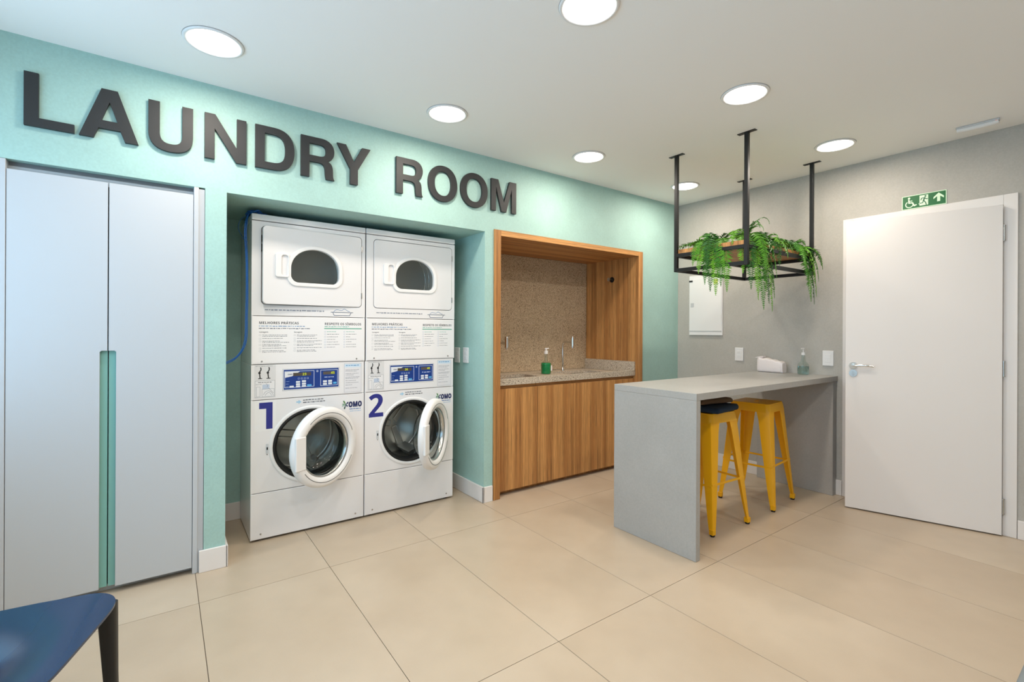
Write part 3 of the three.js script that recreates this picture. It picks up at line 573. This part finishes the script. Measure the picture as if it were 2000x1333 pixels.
// plates in the alcove and on the grey wall
function plate(name, label, category, [x, y, z], turn, kind, group) {
  const t = thing(name, label, category, [x, y, z], turn, group);
  part('cover', bx(-0.0405, 0.0405, -0.062, 0.062, 0.0, 0.009, 0.004), M.plastic, t);
  if (kind === 'socket') for (const s of [0.018, -0.018]) { const i = part('module', bx(-0.022, 0.022, s - 0.016, s + 0.016, 0.008, 0.0105, 0.002), M.plastic, t); part('hole', [cyl(0.0025, 0.0025, 0.001, -0.008, s, 0.0107, 8, 'z'), cyl(0.0025, 0.0025, 0.001, 0.008, s, 0.0107, 8, 'z'), cyl(0.0025, 0.0025, 0.001, 0, s - 0.005, 0.0107, 8, 'z')], M.plasticGrey, i); }
  else { part('rocker', bx(-0.022, 0.022, -0.004, 0.032, 0.008, 0.0115, 0.002), M.plastic, t); part('rocker', bx(-0.022, 0.022, -0.034, -0.006, 0.008, 0.0105, 0.002), M.plastic, t); }
}
plate('wall_plate', 'white wall plate inside the alcove, close beside the dryer', 'wall plate', [-2.4145, 1.098, -0.405], -Math.PI / 2, 'socket', 'alcove wall plates');
plate('wall_plate', 'white wall plate near the outer edge of the alcove side', 'wall plate', [-2.4145, 1.102, -0.265], -Math.PI / 2, 'socket', 'alcove wall plates');
plate('power_socket', 'white double socket plate on grey wall under the fuse box', 'socket', [-0.0005, 1.089, 0.668], -Math.PI / 2, 'socket');
plate('light_switch', 'white light switch plate on grey wall beside the door', 'switch', [-0.0005, 1.088, 1.411], -Math.PI / 2, 'switch');

// =====================================================================================
// SINK NICHE
// =====================================================================================
{
  const xa = -2.334, xb = -0.585, ia = -2.273, ib = -0.648, zt = 0.012, zb = -0.70, top = 2.075, it = 2.030;
  const t = thing('niche_surround', 'oak veneer surround lining the sink niche', 'wood surround', [0, 0, 0]);
  part('side_board', muv(bx(xa + 0.001, ia, 0.001, top, zb, zt, 0.002), 'y', 0.1), M.wood, t);
  part('side_board', muv(bx(ib, xb - 0.001, 0.001, top, zb, zt, 0.002), 'y', 0.37), M.wood, t);
  part('head_board', muv(bx(ia, ib, it, top, zb, zt, 0.002), 'x', 0.2, 0.3), M.wood, t);
  solo('backsplash', muv(bx(ia + 0.0005, ib - 0.0005, 0.899, it - 0.001, -0.7145, -0.70), 'y', 0.11, 0.2), M.stoneRough, 'speckled brown granite slab behind the sink counter', 'backsplash');
  // worktop with two basins
  const w = thing('sink_counter', 'speckled beige granite sink counter with side upstand', 'counter', [0, 0, 0]);
  const S = new THREE.Shape([[ia + 0.001, 0.699], [ib - 0.001, 0.699], [ib - 0.001, 0.026], [ia + 0.001, 0.026]].reverse().map((q) => new THREE.Vector2(...q)));
  const basins = [[-1.90, -0.345], [-1.08, -0.345]], bw = 0.24, bd = 0.165;
  for (const [cx, cz] of basins) S.holes.push(rrect(new THREE.Path(), cx - bw, cx + bw, -cz - bd, -cz + bd, 0.05));
  part('slab', muv(ext(S, 0.028).rotateX(-Math.PI / 2).translate(0, 0.869, 0)), M.stone, w);
  part('front_edge', muv(bx(ia + 0.001, ib - 0.001, 0.868, 0.922, -0.045, -0.024, 0.002), 'y', 0.3), M.stone, w);
  part('side_upstand', muv(bx(ib - 0.019, ib - 0.001, 0.897, 1.004, -0.699, -0.024, 0.002), 'y', 0.05), M.stone, w);
  for (const [cx, cz] of basins) {
    const B = [];
    for (const [s, y] of [[1.0, 0.869], [0.985, 0.80], [0.95, 0.73], [0.86, 0.705], [0.10, 0.70]]) { const P = rrect(new THREE.Shape(), -bw * s, bw * s, -bd * s, bd * s, 0.05 * s).getPoints(6); B.push(P.slice(0, -1).map((q) => [cx + q.x, y, cz - q.y])); }
    const b = part('basin', loft(B, { caps: false }), M.drum, w);
    part('drain', cyl(0.03, 0.03, 0.004, cx, 0.702, cz, 20), M.chrome, b);
  }
  // base units, four doors
  const dx = [-2.2715, -1.872, -1.4645, -1.057, -0.6495];
  const words = ['beside the alcove pier', 'second from the alcove pier', 'third from the alcove pier', 'partly behind the grey counter'];
  for (let k = 0; k < 4; k++) {
    const a = dx[k], b = dx[k + 1];
    const u = thing('base_cabinet', 'oak veneer base cabinet under the sinks, ' + words[k], 'cabinet', [0, 0, 0], 0, 'sink base cabinets');
    part('carcass', muv(merge([bx(a + 0.001, a + 0.017, 0.06, 0.866, -0.69, -0.085), bx(b - 0.017, b - 0.001, 0.06, 0.866, -0.69, -0.085), bx(a + 0.017, b - 0.017, 0.06, 0.076, -0.69, -0.052), bx(a + 0.017, b - 0.017, 0.06, 0.70, -0.69, -0.68)])), M.wood, u);
    part('door', muv(bx(a + 0.0022, b - 0.0022, 0.037, 0.841, -0.050, -0.030, 0.0015), 'y', k * 0.27 + 0.05, k * 0.4), M.wood, u);
    part('top_rail', muv(bx(a + 0.001, b - 0.001, 0.81, 0.867, -0.064, -0.0515), 'x'), M.wood, u);
    part('plinth', bx(a + 0.001, b - 0.001, 0.001, 0.06, -0.10, -0.085), M.wood, u);
  }
  for (const [x, words2] of [[-1.885, 'over the sink beside the alcove pier'], [-1.08, 'over the sink beside the granite upstand']]) {
    const f = thing('faucet', 'chrome swan faucet ' + words2, 'faucet', [x, 0.897, -0.60], 0, 'sink faucets');
    part('base', [cyl(0.022, 0.020, 0.010, 0, 0.005, 0, 20), cyl(0.016, 0.011, 0.02, 0, 0.02, 0, 16)], M.chrome, f);
    part('pipe', tube([[0, 0.01, 0], [0, 0.12, 0], [0, 0.25, 0], [0, 0.275, 0.004], [0, 0.288, 0.022], [0, 0.290, 0.06], [0, 0.290, 0.135]], 0.0105, 70, 12), M.chrome, f);
    part('tap_body', [cyl(0.019, 0.019, 0.082, 0, 0.293, 0.145, 20), cyl(0.009, 0.009, 0.02, 0, 0.243, 0.145, 14)], M.chrome, f);
    part('lever', [cyl(0.017, 0.014, 0.014, 0, 0.342, 0.145, 20), bx(-0.004, 0.03, 0.343, 0.349, 0.139, 0.151, 0.002)], M.chrome, f);
  }
  const s = thing('soap_bottle', 'clear pump bottle half full of green soap on the granite counter', 'bottle', [-1.49, 0.8975, -0.375]);
  part('bottle', lathe([[0.0005, 0], [0.04, 0.0], [0.046, 0.006], [0.047, 0.095], [0.043, 0.108], [0.022, 0.118], [0.018, 0.125], [0.017, 0.185], [0.0155, 0.19]], 32), M.clear, s);
  part('soap', lathe([[0.0005, 0.003], [0.039, 0.003], [0.0445, 0.008], [0.0455, 0.093], [0.042, 0.104], [0.0005, 0.105]], 32), M.soap, s);
  part('pump', [cyl(0.018, 0.017, 0.03, 0, 0.203, 0, 20), cyl(0.006, 0.006, 0.016, 0, 0.224, 0, 12), cyl(0.012, 0.011, 0.012, 0, 0.237, 0, 16), bx(-0.006, 0.032, 0.234, 0.243, -0.006, 0.006, 0.003)], M.plastic, s);
  part('label', bx(0.028, 0.0475, 0.03, 0.08, 0.012, 0.034, 0.002), M.tissue, s);
  const k = thing('coat_hook', 'round chrome hook knob on the oak side board', 'hook', [ib - 0.0005, 1.828, -0.328], -Math.PI / 2);
  part('base', cyl(0.028, 0.027, 0.008, 0, 0, 0.004, 28, 'z'), M.blackMetal, k);
  part('knob', [cyl(0.009, 0.009, 0.03, 0, 0, 0.022, 14, 'z'), cyl(0.014, 0.019, 0.018, 0, 0, 0.045, 24, 'z')], M.chrome, k);
}

// =====================================================================================
// GREY COUNTER TABLE, STOOLS AND WHAT IS ON THEM
// =====================================================================================
{
  const t = thing('counter_table', 'grey waterfall counter table standing against the grey wall', 'table', [0, 0, 0]);
  part('tabletop', muv(bx(-1.948, -0.001, 0.909, 0.949, 0.873, 1.480, 0.0015)), M.island, t);
  part('end_panel', muv(bx(-1.948, -1.908, 0.001, 0.9085, 0.873, 1.480, 0.0015), 'y', 0.2), M.island, t);
  part('end_panel', muv(bx(-0.075, -0.0145, 0.001, 0.9085, 0.873, 1.474, 0.0015), 'y', 0.5), M.island, t);
}
function squareRing(h, r, y, n = 5) { const out = []; for (const [sx, sz, a0] of [[1, 1, 0], [-1, 1, 90], [-1, -1, 180], [1, -1, 270]]) for (let k = 0; k <= n; k++) { const a = (a0 + (90 * k) / n) * R; out.push([sx * (h - r) + r * Math.cos(a), y, sz * (h - r) + r * Math.sin(a)]); } return out.reverse(); }
function stool([x, z], turn, label) {
  const t = thing('bar_stool', label, 'stool', [x, 0, z], turn, 'yellow metal stools');
  const S = rrect(new THREE.Shape(), -0.142, 0.142, -0.142, 0.142, 0.03);
  S.holes.push(rrect(new THREE.Path(), -0.035, 0.035, -0.012, 0.012, 0.0119));
  part('seat', ext(S, 0.008, 0.003, 8).rotateX(-Math.PI / 2).translate(0, 0.754, 0), M.yellow, t);
  part('seat_skirt', loft([squareRing(0.141, 0.028, 0.756), squareRing(0.146, 0.03, 0.745), squareRing(0.153, 0.032, 0.700), squareRing(0.149, 0.030, 0.700), squareRing(0.138, 0.026, 0.748)], { caps: false }), M.yellow, t);
  const B = [0.1475, 0.71], F = [0.206, 0.020];
  for (const [sx, sz] of [[-1, 1], [1, 1], [1, -1], [-1, -1]]) {
    const rings = [];
    for (let k = 0; k <= 10; k++) {
      const q = k / 10, y = F[1] + (B[1] - F[1]) * q, c = F[0] + (B[0] - F[0]) * q, w = 0.027 + 0.058 * q ** 0.8 + (q > 0.9 ? 0.008 * (q - 0.9) * 10 : 0), th = 0.0035, r = 0.010;
      const P = [[w, 0], [r, 0], [r * 0.3, r * 0.3], [0, r], [0, w], [th, w], [th, r + 0.002], [r * 0.3 + th, r * 0.3 + th], [r + 0.002, th], [w, th]];
      rings.push(P.map(([u, v]) => [sx * (c - u), y, sz * (c - v)]));
    }
    const g = loft(sx * sz > 0 ? rings.map((r) => r.slice().reverse()) : rings, { caps: false });
    const leg = part('leg', g, M.yellow, t);
    const fx = sx * (F[0] - 0.013), fz = sz * (F[0] - 0.013);
    part('foot_cap', bx(fx - 0.016, fx + 0.016, 0.010, 0.046, fz - 0.016, fz + 0.016, 0.005), M.yellow, leg);
    part('rubber_foot', cyl(0.014, 0.016, 0.012, fx, 0.0062, fz, 14), M.rubber, leg);
  }
  const h = 0.178, yb = 0.315;
  for (const [ax, s] of [['x', 1], ['x', -1], ['z', 1], ['z', -1]]) part('footrest_bar', ax === 'x' ? bx(-h, h, yb - 0.007, yb + 0.007, s * h - 0.004, s * h + 0.004, 0.002) : bx(s * h - 0.004, s * h + 0.004, yb - 0.018, yb - 0.004, -h, h, 0.002), M.yellow, t);
}
stool([-1.352, 1.160], -3.1 * R, 'yellow metal bar stool with folded clothes on its seat');
stool([-0.630, 1.150], 5.4 * R, 'yellow metal bar stool with a bare seat, close to the grey wall');
function cloth(w, h, d, s, amp, droop) {   // soft folded slab
  const g = new RoundedBoxGeometry(w, h, d, 10, Math.min(h * 0.48, 0.03)), m = mergeVertices((g.deleteAttribute('normal'), g.deleteAttribute('uv'), g), 1e-4), p = m.attributes.position;
  for (let i = 0; i < p.count; i++) {
    const x = p.getX(i), y = p.getY(i), z = p.getZ(i);
    const n = Math.sin(x * 38 + s) * Math.cos(z * 31 + s * 2) + 0.6 * Math.sin(x * 71 - z * 55 + s * 3), e = Math.max(Math.abs(x) / (w / 2), Math.abs(z) / (d / 2));
    p.setXYZ(i, x * (1 + 0.03 * Math.sin(z * 25 + s)), y + (y > 0 ? amp * n : 0) - droop * Math.max(0, e - 0.8) / 0.2, z * (1 + 0.05 * Math.sin(x * 21 + s)));
  }
  m.computeVertexNormals();
  return muv(m);
}
{
  const a = solo('folded_jeans', cloth(0.322, 0.040, 0.330, 1.3, 0.005, 0.0), M.denim, 'dark navy denim folded on the yellow stool seat', 'clothes');
  a.position.set(-1.352, 0.7855, 1.172); a.rotation.y = 6 * R;
  const b = solo('brown_garment', cloth(0.300, 0.030, 0.250, 4.1, 0.005, 0.012), M.brown, 'brown cloth garment lying on top of the folded jeans', 'clothes');
  b.position.set(-1.345, 0.839, 1.138); b.rotation.y = -9 * R;
}
{ // tissue pack and hand gel
  const t = thing('tissue_pack', 'white plastic-wrapped pack of paper towels on the grey counter', 'tissue pack', [-0.085, 0.9495, 1.0], 0.0);
  const rings = [];
  for (let k = 0; k <= 12; k++) {
    const q = k / 12, z = -0.105 + 0.215 * q, pin = k === 0 || k === 12 ? 0.80 : 1, h = (0.128 - 0.036 * q ** 1.4 + 0.004 * Math.sin(k * 1.9)) * (pin < 1 ? 0.96 : 1), w = 0.045 * pin;
    const P = []; for (let j = 0; j < 20; j++) { const a = (j / 20) * Math.PI * 2 + 0.01, c = Math.cos(a), s = Math.sin(a), n = 5; P.push([w * Math.sign(c) * Math.abs(c) ** (2 / n) + 0.0015 * Math.sin(k * 2.3 + j), h / 2 + (h / 2) * Math.sign(s) * Math.abs(s) ** (2 / n), z]); }
    rings.push(P);
  }
  part('wrapper', loft(rings), M.tissue, t);
  part('folded_end', loft([0, 1, 2, 3].map((k) => { const y = 0.122 + 0.004 * k; return [[-0.036, y, -0.128 + 0.012 * k], [0.036, y + 0.002, -0.124 + 0.012 * k], [0.034, y + 0.004, -0.06], [-0.034, y + 0.002, -0.055]]; })), M.tissue, t);
  const b = thing('hand_gel_bottle', 'clear pump bottle of hand gel on the grey counter', 'bottle', [-0.095, 0.9495, 1.262]);
  part('bottle', lathe([[0.0005, 0], [0.036, 0.0], [0.042, 0.007], [0.042, 0.075], [0.038, 0.088], [0.018, 0.11], [0.0145, 0.15], [0.0145, 0.162]], 36), M.clear, b);
  part('gel', lathe([[0.0005, 0.003], [0.035, 0.003], [0.0405, 0.009], [0.0405, 0.068], [0.0005, 0.0685]], 36), M.gel, b);
  part('pump', [cyl(0.0155, 0.0145, 0.02, 0, 0.171, 0, 20), cyl(0.004, 0.004, 0.03, 0, 0.195, 0, 10), cyl(0.008, 0.008, 0.010, 0, 0.214, 0, 14), bx(-0.036, 0.006, 0.209, 0.218, -0.005, 0.005, 0.003)], M.plastic, b);
  part('dip_tube', cyl(0.003, 0.003, 0.155, 0, 0.082, 0, 8), M.clear, b);
}

// =====================================================================================
// ON THE GREY WALL AND CEILING
// =====================================================================================
{
  const t = thing('fuse_box', 'flat white fuse box on the grey wall beneath the hanging shelf', 'fuse box', [0, 1.264, 0.324]);
  part('frame', [bx(-0.016, -0.0005, 0, 0.602, -0.18, 0.18, 0.003)], M.plastic, t);
  part('door', bx(-0.022, -0.0165, 0.042, 0.565, -0.174, 0.174, 0.002), M.plastic, t);
  part('latch', bx(-0.0245, -0.0225, 0.285, 0.325, -0.158, -0.122, 0.001), M.plasticGrey, t);
  part('clip', [bx(-0.026, -0.0225, 0.540, 0.556, -0.176, -0.136, 0.001)], M.rubber, t);
  const st = part('warning_sticker', bx(-0.0232, -0.0225, 0.505, 0.55, 0.095, 0.135), std({ color: C('#d9d67a'), roughness: 0.5 }), t);
  st.userData.label = 'small yellow warning sticker';
}
{
  const face = canvas(1024, 404, (g, w, h) => {
    g.fillStyle = '#d9f5d2'; g.fillRect(0, 0, w, h); g.fillStyle = '#04662f'; g.fillRect(18, 18, w - 36, h - 36);
    const L = '#ddf6d6';
    g.strokeStyle = L; g.fillStyle = L; g.lineCap = 'round'; g.lineJoin = 'round';
    // wheelchair
    g.beginPath(); g.arc(170, 78, 30, 0, 7); g.fill();
    g.lineWidth = 36; g.beginPath(); g.moveTo(164, 130); g.lineTo(170, 218); g.lineTo(248, 218); g.lineTo(294, 316); g.lineTo(336, 296); g.stroke();
    g.lineWidth = 22; g.beginPath(); g.moveTo(172, 164); g.lineTo(240, 164); g.stroke();
    g.lineWidth = 26; g.beginPath(); g.arc(178, 262, 88, -2.25, 0.42, true); g.stroke();
    // running figure in a doorway
    g.fillRect(415, 46, 200, 300);
    g.fillStyle = '#0d5c33'; g.strokeStyle = '#0d5c33';
    g.beginPath(); g.arc(552, 84, 24, 0, 7); g.fill();
    g.lineWidth = 34; g.beginPath(); g.moveTo(535, 128); g.lineTo(508, 208); g.stroke();
    g.lineWidth = 22; g.beginPath(); g.moveTo(530, 130); g.lineTo(470, 128); g.lineTo(448, 178); g.moveTo(540, 132); g.lineTo(566, 168); g.lineTo(600, 172); g.moveTo(506, 212); g.lineTo(488, 270); g.lineTo(424, 276); g.moveTo(516, 212); g.lineTo(556, 270); g.lineTo(572, 334); g.stroke();
    g.fillStyle = L; g.beginPath(); g.moveTo(420, 300); g.lineTo(398, 300); g.lineTo(398, 268); g.lineTo(420, 268); g.fill();
    // arrow
    g.beginPath(); g.moveTo(850, 48); g.lineTo(966, 160); g.lineTo(966, 218); g.lineTo(885, 150); g.lineTo(885, 300); g.lineTo(815, 300); g.lineTo(815, 150); g.lineTo(734, 218); g.lineTo(734, 160); g.fill();
  });
  const t = thing('exit_sign', 'green accessible exit sign with wheelchair, running figure and upward arrow', 'sign', [-0.0005, 2.2425, 2.0115], -Math.PI / 2);
  part('plate', bx(-0.1235, 0.1235, -0.049, 0.049, 0, 0.003), M.plastic, t);
  part('face', sheet(0.247, 0.0975, 0, 0, 0.0034), print(face, false, 0.45), t);
  const e = thing('emergency_light', 'slim white emergency light bar on the ceiling near the exit sign', 'emergency light', [-0.232, H, 2.328], 0.03);
  part('housing', bx(-0.020, 0.020, -0.012, -0.0005, -0.10, 0.10, 0.004), M.plasticGrey, e);
  part('light_cover', tube([[0, -0.014, -0.095], [0, -0.018, -0.05], [0, -0.018, 0.05], [0, -0.014, 0.095]], 0.015, 24, 14), M.plastic, e);
  part('led_light', cyl(0.003, 0.003, 0.003, -0.012, -0.0125, 0.085, 10), M.red, e);
}
{ // hanging shelf
  const xa = -1.263, xb = -0.288, za = 0.864, zb = 1.399, s = 0.0125, yb = 1.758, yu = 1.868;
  const t = thing('hanging_shelf', 'black metal frame shelf with wooden board hanging from the ceiling', 'hanging shelf', [0, 0, 0]);
  for (const x of [xa, xb]) for (const z of [za, zb]) {
    part('post', bx(x - s, x + s, yb - s, H - 0.004, z - s, z + s, 0.0015), M.blackMetal, t);
    part('mounting_plate', bx(x - 0.016, x + 0.016, H - 0.0045, H - 0.0003, z - 0.06, z + 0.06, 0.001), M.blackMetal, t);
  }
  for (const y of [yb, yu]) {
    for (const z of [za, zb]) part('rail', bx(xa + s, xb - s, y - s, y + s, z - s, z + s, 0.0015), M.blackMetal, t);
    for (const x of [xa, xb]) part('rail', bx(x - s, x + s, y - s, y + s, za + s, zb - s, 0.0015), M.blackMetal, t);
  }
  part('board', muv(bx(xa + 0.001, xb - 0.001, yu + s + 0.0005, yu + s + 0.031, za + 0.0135, zb - 0.0135, 0.002), 'x', 0.1), M.wood, t);
}
// ferns: each frond a drooping midrib with two rows of pointed leaflets
function frondGeo(pts, az, nPair, leaf) {
  const curve = new THREE.CubicBezierCurve3(...pts), pos = [], nor = [], side = V(-Math.sin(az), 0, Math.cos(az));
  curve.arcLengthDivisions = 60;
  const push = (a, b, c) => { const n = b.clone().sub(a).cross(c.clone().sub(a)).normalize(); for (const q of [a, b, c]) { pos.push(q.x, q.y, q.z); nor.push(n.x, n.y, n.z); } };
  const twist = rr(-0.5, 0.5);
  for (let k = 1; k <= nPair; k++) {
    const q = 0.10 + 0.90 * (k / nPair), p = curve.getPointAt(Math.min(q, 0.999)), tan = curve.getTangentAt(Math.min(q, 0.999));
    const up0 = side.clone().cross(tan).normalize(), s2 = side.clone().applyAxisAngle(tan, twist * q), up = up0.clone().applyAxisAngle(tan, twist * q);
    const shape = q < 0.3 ? 0.55 + 1.5 * q : 1.0 - 0.93 * ((q - 0.3) / 0.7) ** 1.35;
    for (const sgn of [-1, 1]) {
      const L = leaf * shape * rr(0.85, 1.15);
      const d = s2.clone().multiplyScalar(sgn * 0.9).addScaledVector(tan, 0.38 + rr(-0.1, 0.12)).addScaledVector(up, rr(-0.30, 0.22)).normalize();
      const wv = tan.clone().multiplyScalar(0.0038 + 0.05 * L);
      const tip = p.clone().addScaledVector(d, L).addScaledVector(up, -0.14 * L), m1 = p.clone().addScaledVector(d, L * 0.34).add(wv).addScaledVector(up, 0.002), m2 = p.clone().addScaledVector(d, L * 0.28).sub(wv).addScaledVector(up, 0.002);
      push(p, m2, tip); push(p, tip, m1);
    }
  }
  const g = new THREE.BufferGeometry();
  g.setAttribute('position', new THREE.Float32BufferAttribute(pos, 3)); g.setAttribute('normal', new THREE.Float32BufferAttribute(nor, 3));
  g.setAttribute('uv', new THREE.Float32BufferAttribute(new Float32Array(pos.length / 3 * 2), 2));
  return merge([g, new THREE.TubeGeometry(curve, 14, 0.0015, 4)]);
}
const soil = std({ color: C('#3a2f22'), roughness: 1 });
function fern([x, z], label, fronds) {
  const t = thing('fern', label, 'plant', [x, 1.9125, z], 0, 'ferns on the hanging shelf');
  part('root_ball', new THREE.SphereGeometry(0.03, 12, 8, 0, Math.PI * 2, 0, Math.PI / 2).scale(1.2, 0.6, 1.2), soil, t);
  fronds.forEach(([deg, reach, rise, drop, leaf = 0.067], i) => {
    const az = deg * R, d = V(Math.cos(az), 0, Math.sin(az));
    const pts = [V(0, 0.012, 0).addScaledVector(d, 0.012), d.clone().multiplyScalar(reach * 0.4).setY(rise), d.clone().multiplyScalar(reach * 1.02).setY(rise * 1.05), d.clone().multiplyScalar(reach * 1.06).setY(-drop)];
    const len = reach + rise * 0.5 + Math.max(0, drop) * 0.95;
    part('frond', frondGeo(pts, az, Math.round(8 + len * 52), leaf), greens[(i * 5 + Math.round(-x * 10)) % 4], t);
  });
}
// azimuth (0 = towards the grey wall, 90 = towards the room), reach, rise, drop below the board top
fern([-1.12, 1.10], 'fern with fronds trailing over the shelf side towards the mint wall corner', [
  [184, 0.19, 0.07, 0.20], [172, 0.18, 0.06, 0.28], [196, 0.20, 0.07, 0.14], [160, 0.19, 0.07, 0.33], [150, 0.20, 0.08, 0.36], [142, 0.22, 0.07, 0.30], [134, 0.24, 0.08, 0.34], [166, 0.21, 0.09, 0.18], [212, 0.20, 0.06, 0.02], [232, 0.24, 0.05, 0.01], [246, 0.27, 0.05, 0.0], [258, 0.24, 0.07, -0.01], [280, 0.2, 0.08, -0.01], [345, 0.2, 0.10, -0.02], [30, 0.2, 0.10, -0.02], [100, 0.2, 0.11, -0.01], [205, 0.13, 0.10, -0.04], [178, 0.14, 0.11, -0.02]]);
fern([-1.08, 1.27], 'fern with the longest fronds hanging beside the near corner post of the shelf', [
  [124, 0.20, 0.06, 0.40], [108, 0.18, 0.07, 0.46, 0.07], [96, 0.17, 0.06, 0.34], [84, 0.17, 0.06, 0.42, 0.07], [72, 0.18, 0.07, 0.47, 0.072], [62, 0.19, 0.07, 0.38], [50, 0.21, 0.08, 0.24], [138, 0.22, 0.07, 0.33], [150, 0.2, 0.08, 0.22], [92, 0.12, 0.17, -0.10, 0.056], [52, 0.13, 0.16, -0.09, 0.056], [20, 0.22, 0.11, -0.02], [170, 0.18, 0.11, 0.02], [78, 0.20, 0.09, 0.18], [112, 0.21, 0.09, 0.2], [330, 0.2, 0.12, -0.04], [0, 0.2, 0.12, -0.04], [66, 0.16, 0.20, -0.13, 0.05]]);
fern([-0.76, 1.23], 'fern lying low along the middle of the hanging shelf', [
  [160, 0.2, 0.09, -0.01], [200, 0.2, 0.10, -0.02], [20, 0.22, 0.10, -0.02], [340, 0.2, 0.11, -0.03], [60, 0.20, 0.10, 0.02], [88, 0.19, 0.09, 0.08], [116, 0.2, 0.09, 0.14], [40, 0.23, 0.08, 0.02], [270, 0.18, 0.12, -0.04], [75, 0.12, 0.13, -0.07], [140, 0.14, 0.13, -0.06], [104, 0.17, 0.10, 0.02], [0, 0.2, 0.09, -0.02], [180, 0.2, 0.08, -0.02]]);
fern([-0.42, 1.27], 'fern with fronds drooping over the shelf end towards the door', [
  [102, 0.17, 0.07, 0.30], [90, 0.17, 0.06, 0.38, 0.07], [78, 0.18, 0.06, 0.40, 0.07], [66, 0.19, 0.07, 0.34], [54, 0.21, 0.08, 0.22], [40, 0.26, 0.08, 0.12], [26, 0.30, 0.08, 0.08], [12, 0.31, 0.08, 0.06], [355, 0.26, 0.08, 0.03], [120, 0.2, 0.08, 0.12], [150, 0.2, 0.10, -0.02], [180, 0.2, 0.11, -0.03], [210, 0.2, 0.10, -0.03], [45, 0.13, 0.12, -0.06], [300, 0.2, 0.10, -0.03], [84, 0.19, 0.08, 0.2], [136, 0.2, 0.09, 0.02]]);

// =====================================================================================
// FOREGROUND SEATS
// =====================================================================================
{
  const t = thing('plastic_chair', 'glossy black moulded plastic chair, blue window reflection put into its colour, beside the wardrobe', 'chair', [-4.756, 0, 1.209], -18 * R);
  // seat: dished shell, front edge (local +x) curling down; x -0.22..0.225, z -0.205..0.20
  const nu = 30, nv = 26, topP = [], hgt = (u, v) => {   // u: back -1 .. front 1, v: -1 .. 1
    const dish = -0.095 * Math.exp(-((u + 0.35) ** 2 / 0.7 + (v - 0.5) ** 2 / 0.8)) * (1 - u ** 8) * (1 - v ** 8), lip = u > 0.6 ? -0.020 * ((u - 0.6) / 0.4) ** 2 : 0, side = 0.002 * v * v;
    return 0.444 + dish + lip + side + 0.012 * u;
  };
  const outline = (u, v) => { const k = 1 - 0.05 * Math.max(0, -u); const n = 7, r = Math.max(Math.abs(u), Math.abs(v)), l = (Math.abs(u) ** n + Math.abs(v) ** n) ** (1 / n), s = r > 0 ? r / l : 1; return [0.224 * u * s, 0.24 * v * s * k]; };
  const pos = [], idx = [];
  for (const off of [0, -0.008]) for (let i = 0; i <= nu; i++) for (let j = 0; j <= nv; j++) { const u = -1 + (2 * i) / nu, v = -1 + (2 * j) / nv, [x, z] = outline(u, v); pos.push(x, hgt(x / 0.224, z / 0.24) + off, z); }
  const N = (nu + 1) * (nv + 1), at = (i, j) => i * (nv + 1) + j;
  for (let i = 0; i < nu; i++) for (let j = 0; j < nv; j++) { const a = at(i, j), b = at(i, j + 1), c = at(i + 1, j), d = at(i + 1, j + 1); idx.push(a, b, d, a, d, c, a + N, d + N, b + N, a + N, c + N, d + N); }
  const rimI = []; for (let j = 0; j < nv; j++) rimI.push([at(0, j + 1), at(0, j)], [at(nu, j), at(nu, j + 1)]); for (let i = 0; i < nu; i++) rimI.push([at(i, 0), at(i + 1, 0)], [at(i + 1, nv), at(i, nv)]);
  for (const [a, b] of rimI) idx.push(a, b + N, b, a, a + N, b + N);
  const g = new THREE.BufferGeometry(); g.setAttribute('position', new THREE.Float32BufferAttribute(pos, 3)); g.setIndex(idx);
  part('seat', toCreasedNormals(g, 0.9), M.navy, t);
  // legs: tapering, splayed slightly
  for (const [x, z, sx, sz] of [[0.188, -0.206, 1, -1], [0.186, 0.160, 1, 1], [-0.185, -0.195, -1, -1], [-0.185, 0.19, -1, 1]]) {
    const rings = []; for (const [y, w, d2, o] of [[0.430, 0.026, 0.024, 0], [0.40, 0.024, 0.022, 0.002], [0.2, 0.018, 0.017, 0.008], [0.0, 0.013, 0.013, 0.016]]) { const P = []; for (let k = 0; k < 14; k++) { const a = (k / 14) * Math.PI * 2, c = Math.cos(a), s2 = Math.sin(a); P.push([x + sx * o + w * Math.sign(c) * Math.abs(c) ** 0.6, y, z + sz * o + d2 * Math.sign(s2) * Math.abs(s2) ** 0.6]); } rings.push(P); }
    part('leg', loft(rings), M.blackPlastic, t);
  }
  // backrest shell
  const back = []; for (let k = 0; k <= 10; k++) { const q = k / 10, y = 0.44 + 0.37 * q, x = -0.205 - 0.075 * q - 0.02 * Math.sin(q * 3), w = 0.19 - 0.02 * q; const P = []; for (let j = 0; j <= 14; j++) { const v = -1 + (2 * j) / 14; P.push([x - 0.03 * v * v * -1, y, w * v]); } for (let j = 14; j >= 0; j--) { const v = -1 + (2 * j) / 14; P.push([x + 0.03 * v * v - 0.009, y, w * v]); } back.push(P); }
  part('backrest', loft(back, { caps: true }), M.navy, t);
}
{
  const t = thing('bench', 'grey upholstered bench standing free on the beige tile floor', 'bench', [-2.2, 0, 3.075]);
  part('cushion', muv(bx(-0.60, 0.56, 0.30, 0.425, -0.262, 0.26, 0.03, 5)), M.upholstery, t);
  part('base', muv(bx(-0.53, 0.53, 0.06, 0.30, -0.235, 0.235, 0.02, 3)), M.upholstery, t);
  for (const x of [-0.46, 0.46]) for (const z of [-0.18, 0.18]) part('leg', cyl(0.018, 0.022, 0.06, x, 0.03, z, 14), M.blackPlastic, t);
}

renderer.render(scene, camera);
